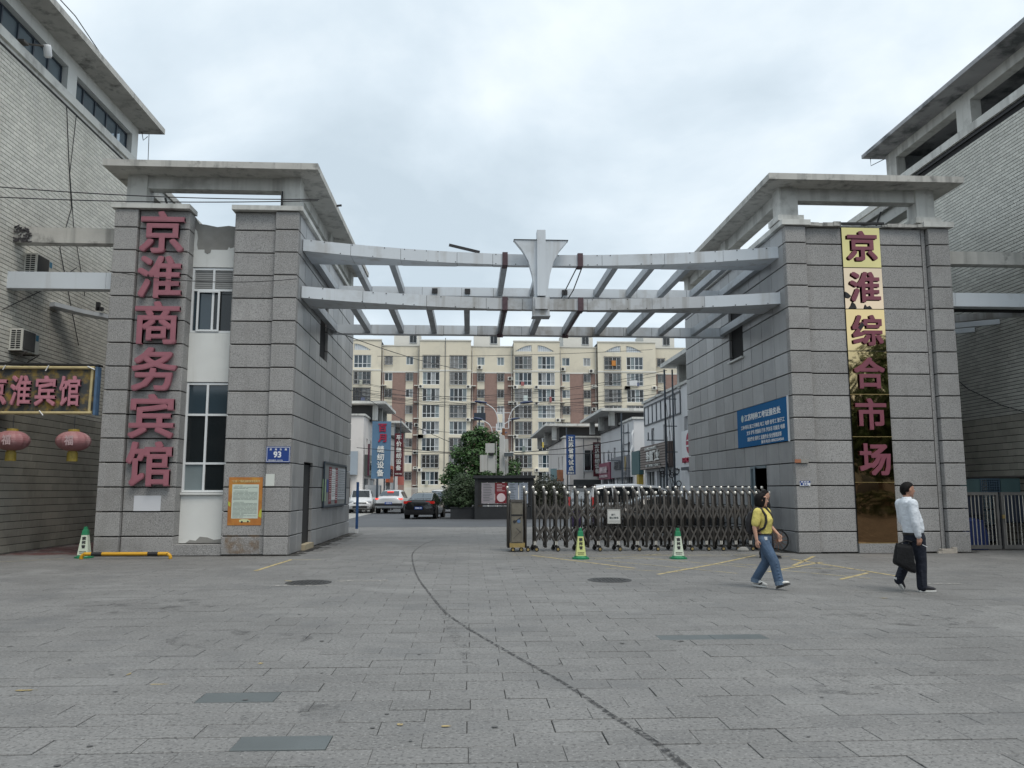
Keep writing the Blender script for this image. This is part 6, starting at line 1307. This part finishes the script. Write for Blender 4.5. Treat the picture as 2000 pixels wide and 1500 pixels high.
def rings_loft(b,rings,k=20):   # (cx, cy, z, depth, width, twist)
    b.loft([[(cx+d*math.cos(t*2*math.pi/k)*math.cos(tw)-w*math.sin(t*2*math.pi/k)*math.sin(tw),cy+d*math.cos(t*2*math.pi/k)*math.sin(tw)+w*math.sin(t*2*math.pi/k)*math.cos(tw),z) for t in range(k)] for cx,cy,z,d,w,tw in rings])
def head_mesh(b,c,s,yaw):
    """c: middle of the head; s: half height"""
    prof=[(-1.0,.30,.10,.28),(-.92,.52,-.05,.40),(-.75,.66,-.35,.52),(-.5,.74,-.6,.62),(-.2,.80,-.82,.68),(.1,.82,-.92,.72),(.4,.78,-.92,.73),(.65,.64,-.82,.66),(.85,.40,-.58,.50),(.98,.08,-.25,.22)]
    k=18; R3=[]
    for z,fr,bk,w in prof:
        cx=(fr+bk)/2; d=(fr-bk)/2; R3.append([(c[0]+s*(cx+d*math.cos(t*2*math.pi/k)),c[1]+s*w*math.sin(t*2*math.pi/k),c[2]+s*z) for t in range(k)])
    h=MB().loft(R3)
    h.loft([[(c[0]+s*(x),c[1]+s*w*q,c[2]+s*z) for q in (-1,-.3,.3,1)]+[(c[0]+s*(x-.25),c[1]+s*w*q,c[2]+s*z) for q in (1,-1)] for x,w,z in ((.82,.09,.12),(.95,.12,-.12),(1.02,.16,-.3),(.80,.14,-.38))])
    for sg in (-1,1): ball(h,(c[0]-s*.08,c[1]+sg*s*.74,c[2]-s*.08),s*.22,.75,.35,1.05)
    ball(h,(c[0]+s*.66,c[1],c[2]-s*.62),s*.17,.7,1.2,.55); ball(h,(c[0]+s*.60,c[1],c[2]-s*.90),s*.18,.8,1.1,.8)
    M=Matrix.Translation(Vector(c))@Matrix.Rotation(yaw,4,'Z')@Matrix.Translation(-Vector(c)); h.xf(M); b.add(h.v,h.f); return M
def hand(b,w,d,s,palm_n,curl=.5,thumb=1):
    """w wrist, d direction of the hand, palm_n palm normal"""
    w=Vector(w);d=Vector(d).normalized();n=Vector(palm_n).normalized();n=(n-d*n.dot(d)).normalized();side=d.cross(n)*thumb
    k=8
    b.loft([[tuple(w+d*a+side*(ww*math.cos(t*2*math.pi/k))+n*(tt*math.sin(t*2*math.pi/k))) for t in range(k)] for a,ww,tt in ((-.02*s,.026*s,.02*s),(.02*s,.032*s,.019*s),(.06*s,.041*s,.017*s),(.09*s,.040*s,.014*s))])
    for i,(o_,L_) in enumerate(((.030,.072),(.010,.080),(-.011,.075),(-.030,.058))):
        p=w+d*.085*s+side*o_*s; P=[p-d*.02*s]; dd=d.copy()
        for j in range(3):
            dd=(dd*math.cos(curl)+n*math.sin(curl)).normalized() if j or curl>.3 else dd; p=p+dd*L_*s*(.42,.33,.25)[j]; P.append(p.copy())
        b.tube(P,[.0095*s,.009*s,.0085*s,.0065*s],7)
    p=w+d*.025*s+side*.030*s; b.tube([p,p+(d*.7+side*.6+n*.3).normalized()*.04*s,p+(d*1.0+side*.35+n*.5).normalized()*.075*s],[.013*s,.0105*s,.008*s],7)
def face_bits(t,c,s,M,female=False):
    def P(x,y,z): return M@Vector((c[0]+s*x,c[1]+s*y,c[2]+s*z))
    for sg in (-1,1):
        b=MB(); ball(b,(0,0,0),s*.11,.6,1.2,.6); e=part('eye',b.xf(Matrix.Translation(P(.72,sg*.30,.02))@M.to_3x3().to_4x4()),EYEW,t,smooth=True,loc=(0,0,0))
        b=MB(); ball(b,(0,0,0),s*.065,.6,1,1); part('iris',b.xf(Matrix.Translation(P(.775,sg*.30,.02))@M.to_3x3().to_4x4()),HAIR,e,smooth=True,loc=(0,0,0))
        part('eyebrow',MB().bar(P(.79,sg*.16,.2),P(.68,sg*.5,.2),s*.05,s*.05),HAIR,t,loc=(0,0,0))
    part('lips',MB().bar(P(.76,-.2,-.58),P(.76,.2,-.58),s*.1,s*.1),LIP,t,loc=(0,0,0))
def shoe(t,heel,toe,w,up,m,ms,parent_kids=None):
    """heel and toe are the two ends of the sole; up is the sole normal"""
    heel,toe,up=Vector(heel),Vector(toe),Vector(up).normalized(); d=(toe-heel); L_=d.length; d.normalize(); sd=up.cross(d).normalized(); up=d.cross(sd).normalized()
    so=[(0,.028),(.08,.036),(.35,.034),(.65,.046),(.88,.040),(1,.012)]
    outline=[(heel+d*L_*a+sd*ww) for a,ww in so]+[(heel+d*L_*a-sd*ww) for a,ww in so[::-1]]
    k=len(outline); b=MB().add([tuple(p) for p in outline]+[tuple(p+up*.026) for p in outline],[tuple(range(k-1,-1,-1)),tuple(range(k,2*k))]+[(i,(i+1)%k,k+(i+1)%k,k+i) for i in range(k)])
    sh=MB(); ks=12
    sh.loft([[tuple(heel+d*L_*a+sd*(ww*math.cos(q*2*math.pi/ks))+up*(.026+hh*(.5+.5*math.sin(q*2*math.pi/ks)))) for q in range(ks)] for a,ww,hh in ((.0,.022,.055),(.05,.034,.085),(.22,.037,.095),(.42,.037,.085),(.62,.042,.062),(.85,.038,.045),(.97,.018,.03))])
    o=fuse('shoe',sh,.007,m,t,3); part('sole',b,ms,o,loc=(0,0,0)); return o
def cloth(name,c,rn=.8,bump=.5): return mat(name,c,rn,var=.10,vs=6,bump=(bump*1.3,8,.05),spec=.25)
# ------- the man in the white shirt
t=thing('person','man in a white shirt and dark trousers walking right, carrying a black bag','person',(7.22,12.98,0),R(4)); man=t
HPz=.90; sh_z=1.42
hipR,hipL=(.0,-.09,HPz),(-.01,.09,HPz)
kR,aR=(.035,-.09,.47),(.02,-.09,.10); kL,aL=(-.10,.10,.47),(-.25,.10,.19)
shR,shL=(-.115,-.195,sh_z-.02),(-.085,.195,sh_z-.02); elR,wrR=(-.125,-.245,1.11),(-.075,-.23,.875); elL,wrL=(-.03,.25,1.12),(.10,.22,.93)
hc=(-.06,0,1.625); hs_=.118
b=MB(); M=head_mesh(b,hc,hs_,R(-2)); limb(b,[(-.10,0,1.40),(-.085,0,1.56)],[.062,.056])
rings_loft(b,[(-.09,0,1.41,.07,.14,0),(-.05,0,1.2,.08,.13,0),(-.01,0,.95,.09,.13,0)])
for s_,e_,w_ in ((shR,elR,wrR),(shL,elL,wrL)): limb(b,[s_,e_,w_],[.05,.042,.029])
hand(b,wrR,(.12,.0,-1),1.0,(.1,1,0),.55,1); hand(b,wrL,(.4,0,-1),1.0,(0,-1,0),.5,-1)
for h_,k_,a_ in ((hipR,kR,aR),(hipL,kL,aL)): limb(b,[h_,k_,a_],[.08,.055,.04])
fuse('body',b,.0055,SKIN2,t,3); face_bits(t,hc,hs_,M)
SHIRT=cloth('shirt_white',(.66,.70,.75),.75,.65); TRN=cloth('trousers_navy',(.014,.017,.027),.8,.5); BELT=mat('belt_black',(.012,.012,.012),.35)
b=MB(); rings_loft(b,[(-.012,0,.925,.142,.170,0),(-.005,0,1.0,.158,.178,0),(-.02,0,1.1,.158,.178,0),(-.045,0,1.22,.148,.18,0),(-.07,0,1.33,.125,.19,0),(-.095,0,1.42,.10,.18,0),(-.10,0,1.47,.075,.115,0)])
for s_,e_,w_ in ((shR,elR,wrR),(shL,elL,wrL)): limb(b,[s_,e_,(Vector(e_).lerp(Vector(w_),.92))],[.082,.066,.048])
q=random.Random(3)
for k in range(16): a=q.uniform(0,6.28); z=q.uniform(.95,1.3); b.tube([(-.02+.153*math.cos(a)-.06*max(0,z-1.1),.174*math.sin(a),z),(-.02+.152*math.cos(a+.4)-.06*max(0,z-1.1),.172*math.sin(a+.4),z+q.uniform(-.06,.06))],.010,6)
for k in range(6): z=.95+.07*k; b.tube([Vector(elR).lerp(Vector(shR),k/7)+Vector((.06,-.03,0)),Vector(elR).lerp(Vector(shR),k/7)+Vector((-.05,-.04,.03))],.013,6)
fuse('shirt',b,.009,SHIRT,t,5)
part('collar',MB().loft([[(-.09+rx*math.cos(a*math.pi/8),ry*math.sin(a*math.pi/8),z) for a in range(16)] for rx,ry,z in ((.085,.095,1.455),(.068,.072,1.51),(.063,.067,1.508),(.075,.08,1.45))],cap=False),SHIRT,t,smooth=True,loc=(0,0,0))
part('cuff',MB().tube([Vector(elR).lerp(Vector(wrR),.80),Vector(elR).lerp(Vector(wrR),.98)],[.047,.045],12),SHIRT,t,smooth=True,loc=(0,0,0))
b=MB(); rings_loft(b,[(-.01,0,.80,.145,.165,0),(-.012,0,.93,.148,.174,0)])
limb(b,[(.01,-.09,.86),kR,(aR[0],aR[1],.075)],[.112,.086,.075]); limb(b,[(.0,.09,.86),kL,Vector(aL)+Vector((0,0,-.02))],[.112,.084,.072])
for k in range(7): z=.10+.035*k; b.tube([(aR[0]+.07,-.12,z),(aR[0]-.05,-.165,z+.02)],.014,6)
for k in range(5): p=Vector(aL).lerp(Vector(kL),k/6); b.tube([p+Vector((.06,-.05,.02)),p+Vector((-.06,-.06,-.0))],.013,6)
fuse('trousers',b,.01,TRN,t,5)
part('belt',MB().loft([[(-.012+rx*math.cos(a*math.pi/12),ry*math.sin(a*math.pi/12),z) for a in range(24)] for rx,ry,z in ((.152,.178,.90),(.154,.180,.935))],cap=False),BELT,t,smooth=True,loc=(0,0,0)); part('buckle',MB().box(.140,.150,-.03,.02,.897,.938),CHROME,t,loc=(0,0,0))
# short black hair over the back and top of the head
b=MB(); k=18
H=[(-.30,.10,-.98,.70),(0,.12,-1.02,.80),(.3,.30,-1.02,.82),(.52,.66,-.96,.80),(.75,.72,-.82,.68),(.98,.5,-.55,.46),(1.10,.15,-.25,.2)]
b.loft([[(hc[0]+hs_*((fr+bk)/2+(fr-bk)/2*math.cos(a*2*math.pi/k)),hc[1]+hs_*w*math.sin(a*2*math.pi/k),hc[2]+hs_*z) for a in range(k)] for z,fr,bk,w in H]); b.loft([[(hc[0]+hs_*(cx+.2*math.cos(a*2*math.pi/k)),hc[1]+hs_*w*math.sin(a*2*math.pi/k),hc[2]+hs_*z) for a in range(k)] for z,cx,w in ((-.72,-.58,.42),(-.3,-.75,.62),(0,-.75,.7))])
h=fuse('hair',b.xf(M),.006,HAIR,t,2)
SHB=mat('shoe_dark',(.018,.018,.024),.6,var=.1); SOLW=mat('sole_white',(.60,.60,.58),.6,var=.1)
shoe(t,(-.035,-.09,.005),(.255,-.095,.005),.05,(0,0,1),SHB,SOLW); shoe(t,(-.325,.10,.20),(-.185,.10,.01),.05,(.85,0,.6),SHB,SOLW)
part('cigarette',MB().tube([Vector(wrR)+Vector((.05,-.01,-.12)),Vector(wrR)+Vector((.125,-.02,-.155))],.0045,6),WHT,t,loc=(0,0,0))
bag=thing('handbag','soft black tote bag hanging from the walking man\'s hand','bag',(7.10,12.98,.4),R(4))
LEA=mat('leather_black',(.008,.008,.009),.5,spec=.2,var=.2,vs=8,bump=(.5,14,.02)); z0=.4
bb_=MB(); 
for w_,zt_,xs_,zsh in ((0,0,0,0),):
    bb_.loft([[(x-.0,-.16+dy,z) for x,z,dy in ((xa*.92,za,-ww),(xb*.92,zb_,-ww),(xb*.92,zb_,ww),(xa*.92,za,ww))] for xa,za,xb,zb_,ww in ((-.36,.05,-.03,-.10,.055),(-.375,.08,-.02,-.06,.065),(-.33,.32,-.03,.30,.04),(-.32,.385,-.06,.355,.018))])
fuse('bag_body',bb_,.012,LEA,bag,3)
part('bag_strap',MB().tube([(-.28,-.17,.36),(-.15,-.2,.42),(wrR[0]+.01,wrR[1]+.01,.80-z0),(-.08,-.2,.40),(-.10,-.17,.345)],.011,6),LEA,bag,loc=(0,0,0))
# ------- the woman in the yellow shirt
t=thing('person','woman in a yellow T-shirt and blue jeans with a black backpack, walking right','person',(4.93,13.52,0),R(-42))
HPz=.82; hc=(-.01,.0,1.455); hs_=.112
hipR,hipL=(0,-.08,HPz),(0,.08,HPz)
kR,aR=(.19,-.075,.45),(.26,-.06,.115); kL,aL=(.00,.07,.43),(-.20,.09,.115)
shR,shL=(-.02,-.165,1.255),(0,.165,1.255); elR,wrR=(-.06,-.225,1.0),(-.03,-.225,.80); elL,wrL=(.03,.235,1.01),(.17,.20,.88)
b=MB(); M=head_mesh(b,hc,hs_,R(30)); limb(b,[(-.03,0,1.24),(-.03,0,1.38)],[.052,.046])
rings_loft(b,[(-.02,0,1.27,.075,.14,0),(0,0,1.05,.09,.125,0),(0,0,.86,.1,.14,0)])
for s_,e_,w_ in ((shR,elR,wrR),(shL,elL,wrL)): limb(b,[s_,e_,w_],[.045,.037,.025])
hand(b,wrR,(.05,0,-1),.92,(.1,1,0),.4,1); hand(b,wrL,(.45,-.1,-1),.92,(0,-1,0),.4,-1)
for h_,k_,a_ in ((hipR,kR,aR),(hipL,kL,aL)): limb(b,[h_,k_,a_],[.07,.05,.036])
fuse('body',b,.0055,SKIN,t,3); face_bits(t,hc,hs_,M,True)
TEE=cloth('tshirt_yellow',(.62,.53,.16),.8,.55); JEAN=mat('denim_blue',(.055,.095,.16),.8,var=.25,vs=5,bump=(.6,11,.03),speck=[(160,.35,(.12,.17,.25),.52)])
b=MB(); rings_loft(b,[(.01,0,.885,.108,.135,0),(.02,0,.97,.112,.135,0),(.03,0,1.06,.118,.138,0),(.035,0,1.14,.122,.148,0),(.01,0,1.22,.1,.16,0),(-.02,0,1.285,.075,.13,0),(-.03,0,1.32,.062,.075,0)])
for sg in (-1,1): ball(b,(.085,sg*.065,1.115),.068,.9,1,1)
for s_,e_ in ((shR,elR),(shL,elL)): limb(b,[s_,Vector(s_).lerp(Vector(e_),.72)],[.074,.07])
for k in range(10): a=q.uniform(-1.5,1.5); z=q.uniform(.9,1.08); b.tube([(.02+.116*math.cos(a),.137*math.sin(a),z),(.02+.116*math.cos(a+.4),.137*math.sin(a+.4),z+q.uniform(-.05,.05))],.008,6)
fuse('tshirt',b,.0085,TEE,t,5)
b=MB(); rings_loft(b,[(.0,0,.76,.118,.155,0),(.005,0,.82,.12,.155,0),(.01,0,.90,.110,.138,0)])
limb(b,[(.01,-.08,.78),kR,Vector(aR)+Vector((-.01,0,.02))],[.102,.083,.075]); limb(b,[(.0,.08,.78),kL,Vector(aL)+Vector((0,0,.02))],[.102,.081,.073])
for h_,a_ in ((kR,aR),(kL,aL)):
    for k in range(6): p=Vector(a_).lerp(Vector(h_),.1+k/6.5); b.tube([p+Vector((.06,-.06,.02)),p+Vector((-.06,-.06,-.01)),p+Vector((-.04,.06,.01))],.011,6)
fuse('jeans',b,.0095,JEAN,t,4)
part('jeans_cuff',MB().tube([Vector(aR)+Vector((.012,0,-.035)),Vector(aR)+Vector((-.0,0,.03))],.082,14).tube([Vector(aL)+Vector((-.01,0,-.035)),Vector(aL)+Vector((.0,0,.03))],.08,14),mat('denim_pale',(.12,.17,.24),.85,var=.2,vs=8),t,smooth=False,loc=(0,0,0))
part('belt',MB().loft([[(.01+rx*math.cos(a*math.pi/12),ry*math.sin(a*math.pi/12),z) for a in range(24)] for rx,ry,z in ((.118,.146,.875),(.116,.143,.90))],cap=False),BELT,t,smooth=True,loc=(0,0,0))
part('pocket_tissue',MB().loft([[(.085+.03*math.cos(a),-.135+.012*math.sin(a)-.0,z) for a in [k*math.pi/4 for k in range(8)]] for z in (.80,.825,.85)]),WHT,t,loc=(0,0,0))
k=18; b=MB()
H=[(-1.12,.05,-.92,.66),(-.85,.24,-1.05,.88),(-.4,.28,-1.1,.93),(0,.30,-1.1,.93),(.35,.38,-1.08,.90),(.62,.62,-.98,.82),(.85,.60,-.78,.66),(1.04,.38,-.48,.42),(1.12,.1,-.2,.14)]
b.loft([[(hc[0]+hs_*((fr+bk)/2+(fr-bk)/2*math.cos(a*2*math.pi/k)),hc[1]+hs_*w*math.sin(a*2*math.pi/k),hc[2]+hs_*z) for a in range(k)] for z,fr,bk,w in H])
b.loft([[(hc[0]+hs_*(x+.2*math.cos(a*2*math.pi/k)),hc[1]+hs_*(y+.12*math.sin(a*2*math.pi/k)),hc[2]+hs_*z) for a in range(k)] for z,x,y in ((-1.05,-.05,-.78),(-.3,.2,-.86),(.4,.35,-.78))])
fuse('hair',b.xf(M),.006,HAIR,t,3)
SHW=mat('shoe_white',(.68,.67,.64),.6,var=.06,vs=20); SOLD=mat('sole_dark',(.05,.05,.05),.8)
s1_=shoe(t,(.215,-.06,.012),(.445,-.075,.10),.05,(-.36,0,.93),SHW,SOLD); s2_=shoe(t,(-.245,.09,.022),(.0,.075,.006),.05,(.06,0,1),SHW,SOLW)
part('shoe_mark',MB().bar((-.14,.046,.05),(-.07,.035,.085),.006,.02),BLK,s2_,loc=(0,0,0))
BP=mat('backpack_black',(.014,.013,.016),.7,var=.15,vs=8)
bpk=thing('backpack','black backpack worn on the back of the woman in yellow','backpack',(4.93,13.52,.9),R(-42))
b=MB(); rings_loft(b,[(-.18,0,-.02,.06,.12,0),(-.20,0,.03,.085,.145,0),(-.20,0,.2,.09,.145,0),(-.17,0,.34,.07,.12,0),(-.15,0,.38,.04,.08,0)]); fuse('pack',b,.01,BP,bpk,4)
for sg in (-1,1): part('strap',MB().loft([[(x+wx*.0,sg*y+dy,z+dz) for dy,dz,x in ((-.024,0,xx),(.024,0,xx),(.024,0,xx+.012),(-.024,0,xx+.012))] for xx,y,z in ((-.12,.12,.35),(-.06,.115,.425),(.0,.118,.425),(.075,.125,.36),(.118,.13,.25),(.105,.138,.13),(.0,.150,.05),(-.12,.13,.02))]) if False else MB().tube([(-.12,sg*.11,.36),(-.06,sg*.112,.43),(.02,sg*.115,.415),(.10,sg*.122,.30),(.108,sg*.13,.2),(.075,sg*.145,.1),(-.03,sg*.155,.04),(-.13,sg*.13,.02)],.020,8),BP,bpk,smooth=True,loc=(0,0,0))
# ------- somebody in black, almost hidden behind her
t=thing('person','person in black almost hidden behind the woman in yellow','person',(7.12,19.35,0),R(0))
hc=(.02,0,1.50); hs_=.112; b=MB(); M=head_mesh(b,hc,hs_,0); limb(b,[(0,0,1.28),(0,0,1.42)],[.055,.05]); rings_loft(b,[(0,0,1.3,.08,.14,0),(0,0,1.05,.1,.14,0),(0,0,.86,.1,.14,0)])
A=[((0,-.17,1.28),(-.03,-.22,1.02),(.03,-.22,.80)),((0,.17,1.28),(-.03,.22,1.02),(.03,.22,.80))]
for s_,e_,w_ in A: limb(b,[s_,e_,w_],[.045,.037,.026]); hand(b,w_,(.1,0,-1),.92,(0,1 if s_[1]<0 else -1,0),.4,1 if s_[1]<0 else -1)
Lg=[((0,-.08,.82),(.06,-.08,.45),(.10,-.08,.1)),((0,.08,.82),(.0,.08,.45),(-.10,.08,.1))]
for h_,k_,a_ in Lg: limb(b,[h_,k_,a_],[.07,.05,.036])
fuse('body',b,.008,SKIN,t,3); face_bits(t,hc,hs_,M)
BC=cloth('clothes_black',(.013,.013,.016)); b=MB(); rings_loft(b,[(0,0,.84,.11,.15,0),(0,0,1.05,.115,.15,0),(0,0,1.25,.10,.165,0),(0,0,1.34,.065,.09,0)])
for s_,e_,w_ in A: limb(b,[s_,e_,Vector(e_).lerp(Vector(w_),.9)],[.07,.055,.042])
fuse('jacket',b,.01,BC,t,4); b=MB(); rings_loft(b,[(0,0,.76,.115,.15,0),(0,0,.88,.11,.145,0)])
for h_,k_,a_ in Lg: limb(b,[h_,k_,a_],[.095,.075,.065])
fuse('trousers',b,.01,BC,t,4); b=MB(); b.loft([[(hc[0]+hs_*((fr+bk)/2+(fr-bk)/2*math.cos(a*2*math.pi/18)),hc[1]+hs_*w*math.sin(a*2*math.pi/18),hc[2]+hs_*z) for a in range(18)] for z,fr,bk,w in [(-.7,-.3,-.9,.6),(-.3,.1,-1.0,.78),(.1,.2,-1.02,.8),(.5,.75,-.95,.76),(.8,.7,-.76,.6),(1.06,.15,-.2,.16)]]); fuse('hair',b,.008,HAIR,t,2)
shoe(t,(.06,-.08,.004),(.32,-.085,.004),.05,(0,0,1),SHB,SOLD); shoe(t,(-.15,.08,.004),(.11,.085,.004),.05,(0,0,1),SHB,SOLD)
